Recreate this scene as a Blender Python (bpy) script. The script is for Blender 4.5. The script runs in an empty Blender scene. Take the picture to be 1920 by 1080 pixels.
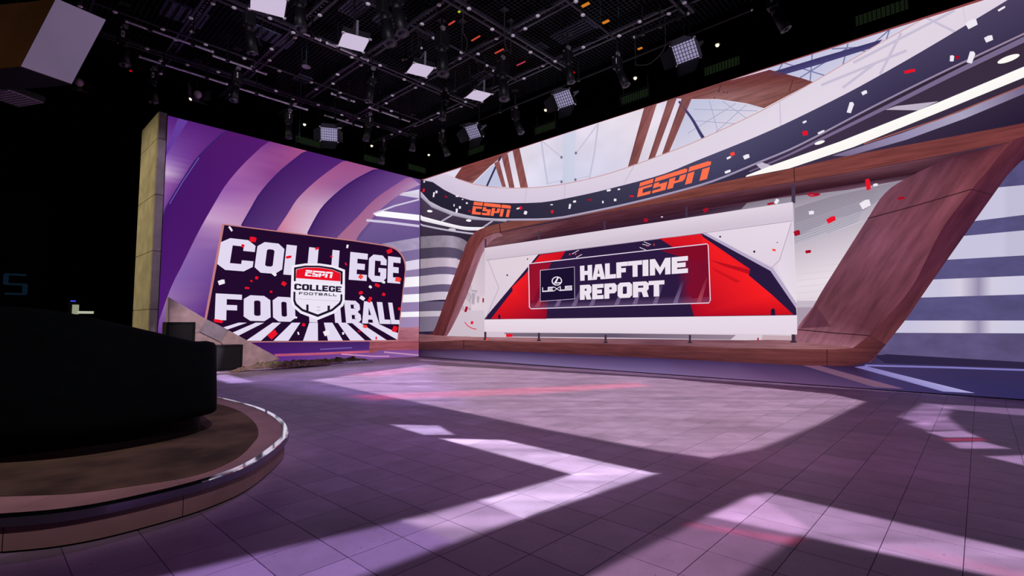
import bpy, bmesh, math, random
from mathutils import Vector, Matrix

# ------------------------------------------------------------------ camera, world, exposure
scene = bpy.context.scene
col = scene.collection
random.seed(7)
F_PX, CAM_H = 939.1, 1.13                       # focal length in pixels of the 1920 px frame, lens height
YAW, PITCH, ROLL = -0.750863, 0.0699406, -0.0023084
_f = Vector((math.sin(YAW)*math.cos(PITCH), math.cos(YAW)*math.cos(PITCH), math.sin(PITCH)))
_r = Vector((math.cos(YAW), -math.sin(YAW), 0))
_u = _r.cross(_f)
RIGHT = math.cos(ROLL)*_r + math.sin(ROLL)*_u
UP = -math.sin(ROLL)*_r + math.cos(ROLL)*_u
FWD = _f
cam = bpy.data.cameras.new('camera')
cam.sensor_width = 36; cam.lens = F_PX/1920*36; cam.clip_start = 0.05; cam.clip_end = 200
cam_o = bpy.data.objects.new('camera', cam); col.objects.link(cam_o)
cam_o.matrix_world = Matrix(((RIGHT.x, UP.x, -FWD.x, 0), (RIGHT.y, UP.y, -FWD.y, 0), (RIGHT.z, UP.z, -FWD.z, CAM_H), (0, 0, 0, 1)))
scene.camera = cam_o
vs = scene.view_settings
vs.view_transform = 'Standard'; vs.look = 'None'; vs.gamma = 1; vs.exposure = 0.0; vs.use_curve_mapping = False
world = bpy.data.worlds.new('dark studio'); scene.world = world; world.use_nodes = True
world.node_tree.nodes['Background'].inputs[0].default_value = (0.6, 0.5, 0.8, 1)
world.node_tree.nodes['Background'].inputs[1].default_value = 0.002

# ------------------------------------------------------------------ pixel helpers (direction only; distance from the plane touched)
XC, YC, WALL_H = -14.16, 10.492, 6.17           # inner corner of the two video walls, their height
GRID_Z = 7.0
def ray(px, py):
    return RIGHT*((px-960)/F_PX) - UP*((py-540)/F_PX) + FWD
def at_z(px, py, z=0.0):
    d = ray(px, py); return Vector((0, 0, CAM_H)) + d*((z-CAM_H)/d.z)
def at_x(px, py, x):
    d = ray(px, py); return Vector((0, 0, CAM_H)) + d*(x/d.x)
def at_y(px, py, y):
    d = ray(px, py); return Vector((0, 0, CAM_H)) + d*(y/d.y)
def lin(c):
    return tuple(((v/255)/12.92 if v/255 <= 0.04045 else ((v/255+0.055)/1.055)**2.4) for v in c)

# ------------------------------------------------------------------ node helpers and lights
class NT:
    def __init__(s, tree): s.t = tree; s.n = tree.nodes; s.l = tree.links
    def node(s, typ, **kw):
        n = s.n.new(typ)
        for k, v in kw.items(): setattr(n, k, v)
        return n
    def put(s, inp, v):
        if hasattr(v, 'is_output') or isinstance(v, bpy.types.NodeSocket): s.l.new(v, inp)
        else: inp.default_value = v
    def math(s, op, a, b=None, clamp=False):
        n = s.node('ShaderNodeMath', operation=op, use_clamp=clamp)
        s.put(n.inputs[0], a)
        if b is not None: s.put(n.inputs[1], b)
        return n.outputs[0]
    def vmath(s, op, a, b=None):
        n = s.node('ShaderNodeVectorMath', operation=op)
        s.put(n.inputs[0], a)
        if b is not None: s.put(n.inputs[1], b)
        return n.outputs[0]
    def scalecol(s, c, fac):
        n = s.node('ShaderNodeVectorMath', operation='SCALE'); n.inputs[0].default_value = c
        s.put(n.inputs['Scale'], fac); return n.outputs[0]

def hull2(P):
    P = sorted(P, key=lambda v: (v.x, v.y)); out = []
    for seq in (P, P[::-1]):
        h = []
        for q in seq:
            while len(h) > 1 and (h[-1].x-h[-2].x)*(q.y-h[-2].y)-(h[-1].y-h[-2].y)*(q.x-h[-2].x) <= 0: h.pop()
            h.append(q)
        out += h[:-1]
    return out
FLOOR_ALBEDO = (0.42, 0.31, 0.46)
def floor_gobo():
    """Pattern projector hung in the lighting grid: throws the window-light shapes onto the tiled floor."""
    L = bpy.data.lights.new('added_floor_beam', 'SPOT')  # added source, stands in for the glow of an LED floor
    o = bpy.data.objects.new('added_floor_beam', L); col.objects.link(o)
    P = Vector((-5.2, 4.6, 6.75)); o.location = P
    L.spot_size = math.radians(176); L.spot_blend = 0.0; L.shadow_soft_size = 0.02; L.energy = 1.0
    L.use_nodes = True
    t = NT(L.node_tree); t.n.clear()
    out = t.node('ShaderNodeOutputLight'); em = t.node('ShaderNodeEmission'); t.l.new(em.outputs[0], out.inputs[0])
    geo = t.node('ShaderNodeNewGeometry')
    # direction of travel of the beam in world space
    sep = t.node('ShaderNodeSeparateXYZ'); t.l.new(geo.outputs['Incoming'], sep.inputs[0])
    dz = t.math('MAXIMUM', t.math('MULTIPLY', sep.outputs[2], -1.0), 0.02)
    k = t.math('DIVIDE', P.z, dz)
    X = t.math('ADD', t.math('MULTIPLY', sep.outputs[0], k), P.x)
    Y = t.math('ADD', t.math('MULTIPLY', sep.outputs[1], k), P.y)
    # streak noise, stretched along the floor diagonal
    a = math.radians(42)
    S1 = t.math('ADD', t.math('MULTIPLY', X, math.cos(a)), t.math('MULTIPLY', Y, math.sin(a)))
    S2 = t.math('ADD', t.math('MULTIPLY', X, -math.sin(a)), t.math('MULTIPLY', Y, math.cos(a)))
    comb = t.node('ShaderNodeCombineXYZ')
    t.put(comb.inputs[0], t.math('MULTIPLY', S1, 0.35)); t.put(comb.inputs[1], t.math('MULTIPLY', S2, 3.2))
    nz = t.node('ShaderNodeTexNoise'); nz.inputs['Scale'].default_value = 1.0; nz.inputs['Detail'].default_value = 3
    t.l.new(comb.outputs[0], nz.inputs['Vector'])
    comb3 = t.node('ShaderNodeCombineXYZ'); t.put(comb3.inputs[0], t.math('MULTIPLY', S1, 1.2)); t.put(comb3.inputs[1], t.math('MULTIPLY', S2, 16.0))
    nz3 = t.node('ShaderNodeTexNoise'); nz3.inputs['Scale'].default_value = 1.0; nz3.inputs['Detail'].default_value = 2; t.l.new(comb3.outputs[0], nz3.inputs['Vector'])
    streak = t.math('ADD', t.math('ADD', t.math('MULTIPLY', nz.outputs[0], 1.3), t.math('MULTIPLY', nz3.outputs[0], .9)), -.1)
    bars = t.math('ADD', t.math('MULTIPLY', nz.outputs[0], 2.8), -.4)
    comb2 = t.node('ShaderNodeCombineXYZ'); t.put(comb2.inputs[0], S1); t.put(comb2.inputs[1], t.math('MULTIPLY', S2, 1.4))
    nz2 = t.node('ShaderNodeTexNoise'); nz2.inputs['Scale'].default_value = 0.55; nz2.inputs['Detail'].default_value = 1
    t.l.new(comb2.outputs[0], nz2.inputs['Vector'])
    broad = t.math('ADD', t.math('MULTIPLY', nz2.outputs[0], 1.3), 0.35)
    def mask(px, soft):
        pts = hull2([at_z(*p) for p in px])
        area = sum(pts[i].x*pts[(i+1) % len(pts)].y - pts[(i+1) % len(pts)].x*pts[i].y for i in range(len(pts)))
        if area < 0: pts.reverse()
        m = None
        for i, A in enumerate(pts):
            B = pts[(i+1) % len(pts)]; e = (B-A); n = Vector((-e.y, e.x)).normalized()
            c = n.x*A.x + n.y*A.y
            d = t.math('ADD', t.math('MULTIPLY', X, n.x), t.math('MULTIPLY', Y, n.y))
            v = t.math('ADD', t.math('MULTIPLY', t.math('SUBTRACT', d, c), 1.0/soft), 0.5, clamp=True)
            m = v if m is None else t.math('MINIMUM', m, v)
        return m
    total = None
    for (px, soft, rgb, tex) in GOBO:
        m = mask(px, soft)
        if tex == 1: m = t.math('MULTIPLY', m, streak)
        if tex == 3: m = t.math('MULTIPLY', m, bars)
        if tex == 2: m = t.math('MULTIPLY', m, broad)
        c = t.scalecol(rgb, m)
        total = c if total is None else t.vmath('ADD', total, c)
    inv = t.math('DIVIDE', 1.0, t.math('POWER', dz, 3.0))
    t.put(em.inputs['Color'], total)
    t.put(em.inputs['Strength'], t.math('MULTIPLY', inv, GOBO_GAIN))
    return o
GOBO_GAIN = 3300.0
GOBO = [  # outline on the floor (through photo pixels), edge softness in m, colour, texture; red reflection streaks drawn in too
    ([(786, 673), (1440, 716), (1930, 745), (1930, 751), (1440, 720), (786, 676)], .12, (.20, .15, .19), 0),
    ([(-200, 1300), (-60, 720), (300, 700), (785, 672), (1930, 748), (2400, 1000), (2400, 1300)], .3, (.024, .010, .028), 2),
    ([(420, 880), (330, 715), (600, 690), (790, 676), (960, 760), (900, 900), (600, 940)], 1.6, (.016, .014, .042), 2),
    ([(1250, 860), (1440, 840), (1640, 770), (1960, 860), (1960, 960), (1500, 920)], 1.2, (.045, .016, .032), 2),
    ([(560, 850), (700, 760), (1010, 790), (1240, 850), (1420, 850), (1200, 1000), (900, 960)], 1.2, (.060, .028, .055), 2),
    ([(585, 713), (800, 684), (1240, 709), (1560, 739), (1622, 753), (1540, 793), (1420, 842), (1330, 858), (1240, 846), (1015, 803)], .08, (.47, .40, .41), 1),
    ([(420, 712), (640, 690), (800, 680), (860, 760), (700, 752)], .6, (.16, .12, .26), 1),
    ([(733, 796), (822, 798), (850, 815), (795, 815)], .05, (.80, .78, .95), 1),
    ([(826, 822), (945, 825), (1228, 888), (1076, 890)], .04, (.92, .88, .95), 3),
    ([(1078, 888), (1228, 888), (978, 971), (905, 938)], .05, (.90, .86, .95), 3),
    ([(905, 938), (978, 971), (850, 1015), (760, 976)], .07, (.55, .46, .58), 3),
    ([(760, 976), (850, 1015), (690, 1075), (560, 1120), (300, 1150), (250, 1096), (540, 1026)], .07, (.30, .22, .42), 2),
    ([(1405, 932), (1440, 924), (1960, 1044), (1960, 1100), (1515, 989), (1330, 968)], .05, (.56, .45, .55), 3),
    ([(1330, 968), (1415, 926), (1515, 989), (1375, 1090), (1090, 1090)], .05, (.30, .20, .27), 2),
    ([(1290, 985), (1300, 982), (1500, 1010), (1480, 1020)], .06, (.34, .0, .03), 0),
    ([(1690, 1030), (1720, 1030), (1940, 1078), (1940, 1096)], .10, (.22, .0, .02), 0),
    ([(1688, 782), (1730, 757), (1785, 763), (1774, 780), (1735, 798)], .10, (.34, .26, .36), 3),
    ([(1705, 795), (1775, 782), (1805, 806), (1738, 807)], .08, (.34, .26, .36), 3),
    ([(1730, 756), (1940, 768), (1940, 781), (1790, 768)], .08, (.26, .20, .28), 0),
    ([(1738, 810), (1805, 807), (1836, 820), (1772, 820)], .05, (.48, .38, .50), 0),
    ([(1766, 823), (1838, 822), (1848, 826), (1780, 827)], .05, (.40, .0, .03), 0),
    ([(1780, 830), (1842, 828), (1892, 841), (1800, 841)], .05, (.46, .36, .48), 0),
    ([(1850, 856), (1940, 853), (1940, 877)], .05, (.46, .36, .48), 0),
    ([(660, 742), (860, 733), (1190, 718), (1220, 724), (1000, 738), (700, 750)], .25, (.42, .0, .0), 0),
    ([(640, 702), (760, 690), (830, 690), (700, 707)], .25, (.30, .0, .02), 0),
    ([(358, 692), (396, 693), (412, 699), (372, 700)], .12, (.50, .44, .64), 0),
    ([(384, 705), (425, 702), (476, 716), (432, 719)], .12, (.54, .48, .70), 0),
]
floor_gobo()
def spot(name, loc, target, energy, colr, size=40, blend=.6, rad=.15):
    L = bpy.data.lights.new(name, 'SPOT'); o = bpy.data.objects.new(name, L); col.objects.link(o)
    o.location = loc; o.rotation_euler = (Vector(target)-Vector(loc)).to_track_quat('-Z', 'Y').to_euler()
    L.energy = energy; L.color = colr; L.spot_size = math.radians(size); L.spot_blend = blend; L.shadow_soft_size = rad
    return o
spot('work_light', (-16.6, -4.5, 5.2), (-15.0, 2.8, 3.0), 1900, (1.0, .90, .40), 55)          # warm house work light off to the left
spot('added_amber_light', (-4.5, -4.5, 2.4), (-7.0, -.3, 3.75), 75, (1.0, .66, .28), 40)  # added off-frame amber light for the header's inner side
spot('added_slab_light', (-8.2, 5.2, 6.4), (-13.8, 4.3, .7), 2200, (1.0, .86, .92), 22, .5, .08)       # added unseen light that brightens the triangular slab
spot('added_pillar_light', (-9.2, 4.2, 6.4), (-14.1, 2.86, 3.4), 420, (.85, .72, 1.0), 50, .5, .08)     # added lilac light, no fixture, for the pillar front
spot('added_platform_light', (1.6, .6, 5.8), (-5.3, .5, .5), 980, (1.0, .80, .86), 27, .7, .1)   # added off-frame light washing the platform
spot('added_header_light', (-1.0, 3.5, 5.6), (-6.1, .5, 3.7), 360, (.80, .66, 1.0), 20, .6, .08)  # added light without a fixture for the header end
spot('added_grid_light', (2.0, -2.6, 5.0), (-8.2, 7.0, 6.7), 2700, (.88, .84, 1.0), 46, .6, .12)   # added light behind the camera, raking the lighting grid

# ------------------------------------------------------------------ materials
MATS = {}
def surf(name, c, rough=.6, metal=0.0, var=.15, scale=6.0, bump=0.0, spec=.4, stretch=(1, 1, 1), c2=None):
    if name in MATS: return MATS[name]
    m = bpy.data.materials.new(name); m.use_nodes = True; t = NT(m.node_tree)
    b = t.n['Principled BSDF']
    tc = t.node('ShaderNodeTexCoord'); mp = t.node('ShaderNodeMapping'); mp.inputs['Scale'].default_value = stretch
    t.l.new(tc.outputs['Object'], mp.inputs[0])
    nz = t.node('ShaderNodeTexNoise'); nz.inputs['Scale'].default_value = scale; nz.inputs['Detail'].default_value = 5
    t.l.new(mp.outputs[0], nz.inputs['Vector'])
    r = t.node('ShaderNodeValToRGB')
    c = lin(c); d = lin(c2) if c2 else tuple(v*(1-var) for v in c)
    e = c if c2 else tuple(min(1, v*(1+var)) for v in c)
    r.color_ramp.elements[0].position = .3; r.color_ramp.elements[1].position = .7
    r.color_ramp.elements[0].color = (*d, 1); r.color_ramp.elements[1].color = (*e, 1)
    t.l.new(nz.outputs[0], r.inputs[0]); t.l.new(r.outputs[0], b.inputs['Base Color'])
    b.inputs['Roughness'].default_value = rough; b.inputs['Metallic'].default_value = metal
    b.inputs['Specular IOR Level'].default_value = spec
    if bump:
        bp = t.node('ShaderNodeBump'); bp.inputs['Strength'].default_value = bump; bp.inputs['Distance'].default_value = .02
        t.l.new(nz.outputs[0], bp.inputs['Height']); t.l.new(bp.outputs[0], b.inputs['Normal'])
    MATS[name] = m; return m
def glow(name, c, strength=1.0, sample=True):
    if name in MATS: return MATS[name]
    m = bpy.data.materials.new(name); m.use_nodes = True; t = NT(m.node_tree); t.n.clear()
    o = t.node('ShaderNodeOutputMaterial'); e = t.node('ShaderNodeEmission'); t.l.new(e.outputs[0], o.inputs[0])
    e.inputs[0].default_value = (*lin(c), 1); e.inputs[1].default_value = strength
    if not sample: m.cycles.emission_sampling = 'NONE'
    MATS[name] = m; return m
def led(name, kind='plain', angle=0.0):
    """A lit LED screen surface: shows the picture colour stored on the mesh, with grain for wood, cloud or stone."""
    if name in MATS: return MATS[name]
    m = bpy.data.materials.new(name); m.use_nodes = True; t = NT(m.node_tree); t.n.clear()
    o = t.node('ShaderNodeOutputMaterial'); e = t.node('ShaderNodeEmission'); t.l.new(e.outputs[0], o.inputs[0])
    at = t.node('ShaderNodeAttribute'); at.attribute_name = 'picture'
    cur = at.outputs['Color']
    if kind != 'plain':
        g = t.node('ShaderNodeNewGeometry'); mp = t.node('ShaderNodeMapping')
        mp.vector_type = 'TEXTURE'; mp.inputs['Rotation'].default_value = (0, -angle, 0)
        st = {'wood': (1.3, 1.3, .10), 'plank': (1.5, 1.5, .20), 'cloud': (2.2, 2.2, 1.6), 'stone': (.5, .5, .3), 'brush': (1.2, 1.2, 6), 'streak': (3.0, 3.0, .5)}[kind]
        mp.inputs['Scale'].default_value = st
        t.l.new(g.outputs['Position'], mp.inputs[0])
        nz = t.node('ShaderNodeTexNoise'); nz.inputs['Scale'].default_value = 1.6; nz.inputs['Detail'].default_value = 6 if kind != 'cloud' else 2
        nz.inputs['Roughness'].default_value = .62
        t.l.new(mp.outputs[0], nz.inputs['Vector'])
        amp = {'wood': .8, 'plank': .9, 'cloud': .25, 'stone': .45, 'brush': .35, 'streak': .9}[kind]
        fac = t.math('ADD', t.math('MULTIPLY', t.math('SUBTRACT', nz.outputs[0], .5), amp*1.6), .84 if kind in ('wood', 'plank') else 1.0)
        fac = t.math('MAXIMUM', fac, .15)
        mx = t.node('ShaderNodeVectorMath', operation='SCALE'); t.l.new(cur, mx.inputs[0]); t.l.new(fac, mx.inputs['Scale'])
        cur = mx.outputs[0]
        if kind == 'plank': cur = t.vmath('MULTIPLY', cur, (1.22, 1.04, 1.34))
        if kind == 'wood': cur = t.vmath('MULTIPLY', cur, (1.08, 1.0, 1.14))
    t.l.new(cur, e.inputs[0]); e.inputs[1].default_value = 1.0
    MATS[name] = m; return m
LED = led('led_picture'); LED_WOOD = led('led_wood_beam', 'wood', 0.0); LED_PLANK = led('led_wood_leg', 'plank', math.radians(58))
LED_SKY = led('led_sky', 'cloud'); LED_STONE = led('led_stone', 'stone'); LED_BRUSH = led('led_brushed_metal', 'brush'); LED_STREAK = led('led_streak', 'streak')
LED_SMALL = led('led_small_picture'); LED_SMALL.cycles.emission_sampling = 'NONE'

# ------------------------------------------------------------------ object helpers
def link(name, me, mat, parent=None, loc=(0, 0, 0)):
    o = bpy.data.objects.new(name, me); col.objects.link(o); o.location = loc
    if mat is not None and not me.materials: me.materials.append(mat)
    if parent is not None: o.parent = parent
    return o
def root(name, label, cat, loc=(0, 0, 0), group=None, rz=0.0):
    o = bpy.data.objects.new(name, None); col.objects.link(o); o.location = loc; o.rotation_euler = (0, 0, rz)
    o.empty_display_size = .1
    o['label'] = label; o['category'] = cat
    if group: o['group'] = group
    return o
def tag(o, label=None, cat=None, group=None, kind=None):
    if label: o['label'] = label
    if cat: o['category'] = cat
    if group: o['group'] = group
    if kind: o['kind'] = kind
    return o
class MB:
    def __init__(s): s.v = []; s.f = []
    def add(s, vs, fs):
        b = len(s.v); s.v += [tuple(v) for v in vs]; s.f += [tuple(i+b for i in f) for f in fs]; return s
    def box(s, c, d, R=None):
        h = [x/2 for x in d]; vs = []
        for z in (-1, 1):
            for x, y in ((-1, -1), (1, -1), (1, 1), (-1, 1)):
                p = Vector((x*h[0], y*h[1], z*h[2]))
                if R is not None: p = R @ p
                vs.append(Vector(c)+p)
        return s.add(vs, [(3, 2, 1, 0), (4, 5, 6, 7), (0, 1, 5, 4), (1, 2, 6, 5), (2, 3, 7, 6), (3, 0, 4, 7)])
    def tube(s, a, b, r, n=8, r2=None, cap=True):
        a, b = Vector(a), Vector(b); r2 = r if r2 is None else r2
        d = (b-a).normalized(); x = d.orthogonal().normalized(); y = d.cross(x); vs = []
        for p, q in ((a, r), (b, r2)):
            for i in range(n):
                t = 2*math.pi*i/n; vs.append(p + x*(q*math.cos(t)) + y*(q*math.sin(t)))
        fs = [(i, (i+1) % n, n+(i+1) % n, n+i) for i in range(n)]
        if cap: fs += [tuple(range(n-1, -1, -1)), tuple(range(n, 2*n))]
        return s.add(vs, fs)
    def path(s, pts, r, n=6):
        pts = [Vector(p) for p in pts]; rings = []; b = len(s.v)
        for i, p in enumerate(pts):
            d = (pts[min(i+1, len(pts)-1)] - pts[max(i-1, 0)]).normalized()
            x = d.cross(Vector((0.12, 0.31, 1))).normalized(); y = d.cross(x)
            for k in range(n):
                t = 2*math.pi*k/n; s.v.append(tuple(p + x*(r*math.cos(t)) + y*(r*math.sin(t))))
        for i in range(len(pts)-1):
            for k in range(n):
                s.f.append((b+i*n+k, b+i*n+(k+1) % n, b+(i+1)*n+(k+1) % n, b+(i+1)*n+k))
        return s
    def sphere(s, c, r, n=10, m=7, zs=1.0):
        c = Vector(c); vs = []; fs = []
        for j in range(m+1):
            ph = math.pi*j/m
            for i in range(n):
                t = 2*math.pi*i/n; vs.append(c+Vector((r*math.sin(ph)*math.cos(t), r*math.sin(ph)*math.sin(t), zs*r*math.cos(ph))))
        for j in range(m):
            for i in range(n): fs.append((j*n+i, (j+1)*n+i, (j+1)*n+(i+1) % n, j*n+(i+1) % n))
        return s.add(vs, fs)
    def loft(s, rings, closed=True, caps=True):
        n = len(rings[0]); vs = [v for r in rings for v in r]; fs = []
        for j in range(len(rings)-1):
            for i in range(n if closed else n-1):
                fs.append((j*n+i, j*n+(i+1) % n, (j+1)*n+(i+1) % n, (j+1)*n+i))
        if caps: fs += [tuple(range(n-1, -1, -1)), tuple(range((len(rings)-1)*n, len(rings)*n))]
        return s.add(vs, fs)
    def mesh(s, name, smooth=False):
        me = bpy.data.meshes.new(name); me.from_pydata(s.v, [], s.f); me.update()
        bm = bmesh.new(); bm.from_mesh(me); bmesh.ops.recalc_face_normals(bm, faces=bm.faces); bm.to_mesh(me); bm.free()
        if smooth:
            for p in me.polygons: p.use_smooth = True
        return me
    def build(s, name, mat, parent=None, loc=(0, 0, 0), smooth=False):
        return link(name, s.mesh(name, smooth), mat, parent, loc)
def bevel(o, w, seg=2):
    m = o.modifiers.new('bevel', 'BEVEL'); m.width = w; m.segments = seg; m.limit_method = 'ANGLE'; return o
def copy_tree(o, parent=None):
    c = o.copy(); col.objects.link(c); c.parent = parent
    for ch in list(o.children): copy_tree(ch, c)
    return c
def cr(pts, n=6, closed=False):
    """smooth curve through points"""
    P = [Vector(p) for p in pts]; out = []; N = len(P)
    for i in range(N if closed else N-1):
        if closed: a, b, c, d = P[(i-1) % N], P[i], P[(i+1) % N], P[(i+2) % N]
        else: a, b, c, d = P[max(i-1, 0)], P[i], P[i+1], P[min(i+2, N-1)]
        for k in range(n):
            t = k/n
            out.append(.5*((2*b)+(c-a)*t+(2*a-5*b+4*c-d)*t*t+(3*b-a-3*c+d)*t**3))
    if not closed: out.append(P[-1])
    return out
ORD = ['first', 'second', 'third', 'fourth', 'fifth', 'sixth', 'seventh', 'eighth', 'ninth', 'tenth', 'eleventh', 'twelfth', 'thirteenth', 'fourteenth']

BLACK = surf('black_paint', (14, 13, 16), .75, var=.3, spec=.2)
DARKMETAL = surf('dark_metal', (62, 58, 70), .45, .3, var=.2)
RIG = surf('rig_black_metal', (24, 23, 28), .5, .2, var=.3)
STEEL = surf('bright_steel', (205, 202, 215), .3, .7)
WHITE = surf('white_plastic', (225, 222, 228), .45)
CHROME = surf('polished_chrome', (225, 225, 230), .06, 1.0, var=.03)
CONCRETE = surf('concrete_panel', (150, 138, 140), .8, var=.22, scale=3, bump=.1)
VOID = surf('black_drape', (5, 5, 6), .95, var=.2, spec=0)

# ------------------------------------------------------------------ the setting: floor of tiles, dark studio shell
TP = 0.3115; TX0, TY0 = -1.36, 1.603            # tile pitch and one joint crossing, read off the floor
def floor_material():
    m = bpy.data.materials.new('floor_tile_stone'); m.use_nodes = True; t = NT(m.node_tree); b = t.n['Principled BSDF']
    g = t.node('ShaderNodeNewGeometry'); sp = t.node('ShaderNodeSeparateXYZ'); t.l.new(g.outputs['Position'], sp.inputs[0])
    ix = t.math('FLOOR', t.math('DIVIDE', t.math('SUBTRACT', sp.outputs[0], TX0), TP))
    iy = t.math('FLOOR', t.math('DIVIDE', t.math('SUBTRACT', sp.outputs[1], TY0), TP))
    cb = t.node('ShaderNodeCombineXYZ'); t.l.new(ix, cb.inputs[0]); t.l.new(iy, cb.inputs[1])
    wn = t.node('ShaderNodeTexWhiteNoise', noise_dimensions='3D'); t.l.new(cb.outputs[0], wn.inputs['Vector'])
    nz = t.node('ShaderNodeTexNoise'); nz.inputs['Scale'].default_value = 5; nz.inputs['Detail'].default_value = 6; t.l.new(g.outputs['Position'], nz.inputs['Vector'])
    sk = t.node('ShaderNodeTexNoise'); sk.inputs['Scale'].default_value = 45; sk.inputs['Detail'].default_value = 1; t.l.new(g.outputs['Position'], sk.inputs['Vector'])
    speck = t.math('SUBTRACT', 1.0, t.math('MULTIPLY', t.math('GREATER_THAN', sk.outputs[0], .73), .45))
    f = t.math('MULTIPLY', t.math('ADD', t.math('MULTIPLY', wn.outputs['Value'], .20), .80), t.math('ADD', t.math('MULTIPLY', nz.outputs[0], .5), .75))
    f = t.math('MULTIPLY', f, speck)
    t.put(b.inputs['Base Color'], t.scalecol(FLOOR_ALBEDO, f))
    b.inputs['Roughness'].default_value = .5; b.inputs['Specular IOR Level'].default_value = .25
    return m
TILE = floor_material()
GROUT = surf('tile_joint', (62, 52, 66), .9)
fl = MB().box((-7.5, 2.5, -.06), (31, 22, .1)).build('floor', GROUT); tag(fl, kind='structure')
fl.location = (0, 0, 0)
def tile_geo(mb, x, y, g=.0011):
    h = TP/2-g; k = .0015; z0 = -.012
    v = [(x+a*h, y+b*h, z0) for a, b in ((-1, -1), (1, -1), (1, 1), (-1, 1))]
    v += [(x+a*h, y+b*h, -.0015) for a, b in ((-1, -1), (1, -1), (1, 1), (-1, 1))]
    v += [(x+a*(h-k), y+b*(h-k), 0) for a, b in ((-1, -1), (1, -1), (1, 1), (-1, 1))]
    f = [(8, 9, 10, 11)]
    for i in range(4): j = (i+1) % 4; f += [(i, j, 4+j, 4+i), (4+i, 4+j, 8+j, 8+i)]
    mb.add(v, f)
cells = []
for i in range(-48, 16):
    for j in range(-12, 30):
        x, y = TX0+(i+.5)*TP, TY0+(j+.5)*TP
        if x-TP/2 < XC-.05 or y+TP/2 > YC+.05: continue
        if math.hypot(x, y) < .5: continue
        P = Vector((x, y, -CAM_H)); d = P.dot(FWD)
        vis = d > .3 and abs(P.dot(RIGHT)/d*F_PX) < 1010 and P.dot(UP)/d*F_PX > -590
        cells.append((0 if vis else 1, P.length, x, y))
cells.sort()
one = MB(); tile_geo(one, 0, 0); tme = one.mesh('tile')
rest = MB()
for n, (v, dd, x, y) in enumerate(cells):
    if n < 300: link('tile', tme, TILE, fl, (x, y, 0))
    else: tile_geo(rest, x, y)
tag(rest.build('tile_field', TILE, fl), kind='stuff')

w = MB().box((-19.5, 2, 4.7), (.2, 22, 9.6)).build('wall_left', VOID); tag(w, kind='structure')
w = MB().box((-8, 12.6, 4.7), (23, .2, 9.6)).build('wall_back', VOID); tag(w, kind='structure')
w = MB().box((-7.5, 2, 9.55), (24, 22, .1)).build('ceiling', VOID); tag(w, kind='structure')

# ------------------------------------------------------------------ LED video walls: flat lit pictures on two wall planes
class Screen:
    def __init__(s, side, label):
        s.side = side
        s.base = Vector((XC, 6.72, 0)) if side == 'L' else Vector((-4.25, YC, 0))
        s.root = root('led_video_screen', label, 'video screen', s.base)
        cab = MB()
        if side == 'L': cab.box((-.09, -.005, WALL_H/2), (.16, 7.52, WALL_H))
        else: cab.box((-.0, .09, WALL_H/2), (19.5, .16, WALL_H))
        cab.build('cabinet', BLACK, s.root)
    def pt(s, px, py, layer):
        e = .0008*layer+.0008
        if s.side == 'L':
            p = at_x(px, py, XC); y = min(max(p.y, 2.95), YC-.024); return Vector((XC+e, y, min(max(p.z, 0.0), WALL_H)))-s.base
        p = at_y(px, py, YC); x = min(max(p.x, XC+.003), 5.4); return Vector((x, YC-e, min(max(p.z, 0.0), WALL_H)))-s.base
    def faces(s, name, polys, colr, layer, parent=None, mat=None, label=None):
        """polys: pixel outlines; colr: one colour, or one per vertex of all outlines in order"""
        vs = []; fs = []; cs = []
        per = isinstance(colr, list); k = 0
        for poly in polys:
            b = len(vs)
            for p in poly:
                vs.append(s.pt(p[0], p[1], layer)); cs.append(lin(colr[k] if per else colr)); k += 1
            fs.append(tuple(range(b, b+len(poly))))
        me = bpy.data.meshes.new(name); me.from_pydata([tuple(v) for v in vs], [], fs); me.update()
        at = me.color_attributes.new('picture', 'FLOAT_COLOR', 'POINT')
        for i, c in enumerate(cs): at.data[i].color = (*c, 1)
        o = link(name, me, mat or LED, parent or s.root)
        if label: o['label'] = label
        return o
    def strip(s, name, A, B, ca, cb=None, layer=1, parent=None, mat=None, label=None):
        """ribbon between two pixel polylines; ca / cb one colour or one per point"""
        n = len(A); cb = ca if cb is None else cb
        CA = ca if isinstance(ca, list) else [ca]*n
        CB = cb if isinstance(cb, list) else [cb]*n
        polys = []; cs = []
        for i in range(n-1):
            polys.append([A[i], A[i+1], B[i+1], B[i]]); cs += [CA[i], CA[i+1], CB[i+1], CB[i]]
        return s.faces(name, polys, cs, layer, parent, mat, label)
    def line(s, name, pts, w, c, layer, parent=None, mat=None):
        A, B = [], []
        for i, p in enumerate(pts):
            q = pts[min(i+1, len(pts)-1)]; r = pts[max(i-1, 0)]
            dx, dy = q[0]-r[0], q[1]-r[1]; l = math.hypot(dx, dy) or 1
            ww = w[i] if isinstance(w, (list, tuple)) else w
            A.append((p[0]-dy/l*ww/2, p[1]+dx/l*ww/2)); B.append((p[0]+dy/l*ww/2, p[1]-dx/l*ww/2))
        return s.strip(name, A, B, c, None, layer, parent, mat)
    def ellipse(s, name, cx, cy, rx, ry, ang, c, layer, parent=None, mat=None, inner=None):
        a = math.radians(ang); P = []; Q = []
        for i in range(24):
            t = 2*math.pi*i/24
            for L, k in ((P, 1.0), (Q, inner or 0)):
                x, y = rx*k*math.cos(t), ry*k*math.sin(t); L.append((cx+x*math.cos(a)-y*math.sin(a), cy+x*math.sin(a)+y*math.cos(a)))
        if inner: return s.strip(name, P+[P[0]], Q+[Q[0]], c, None, layer, parent, mat)
        return s.faces(name, [P], c, layer, parent, mat)
def c2(pts, n=5):
    return [(v.x, v.y) for v in cr([(p[0], p[1], 0) for p in pts], n)]
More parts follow.
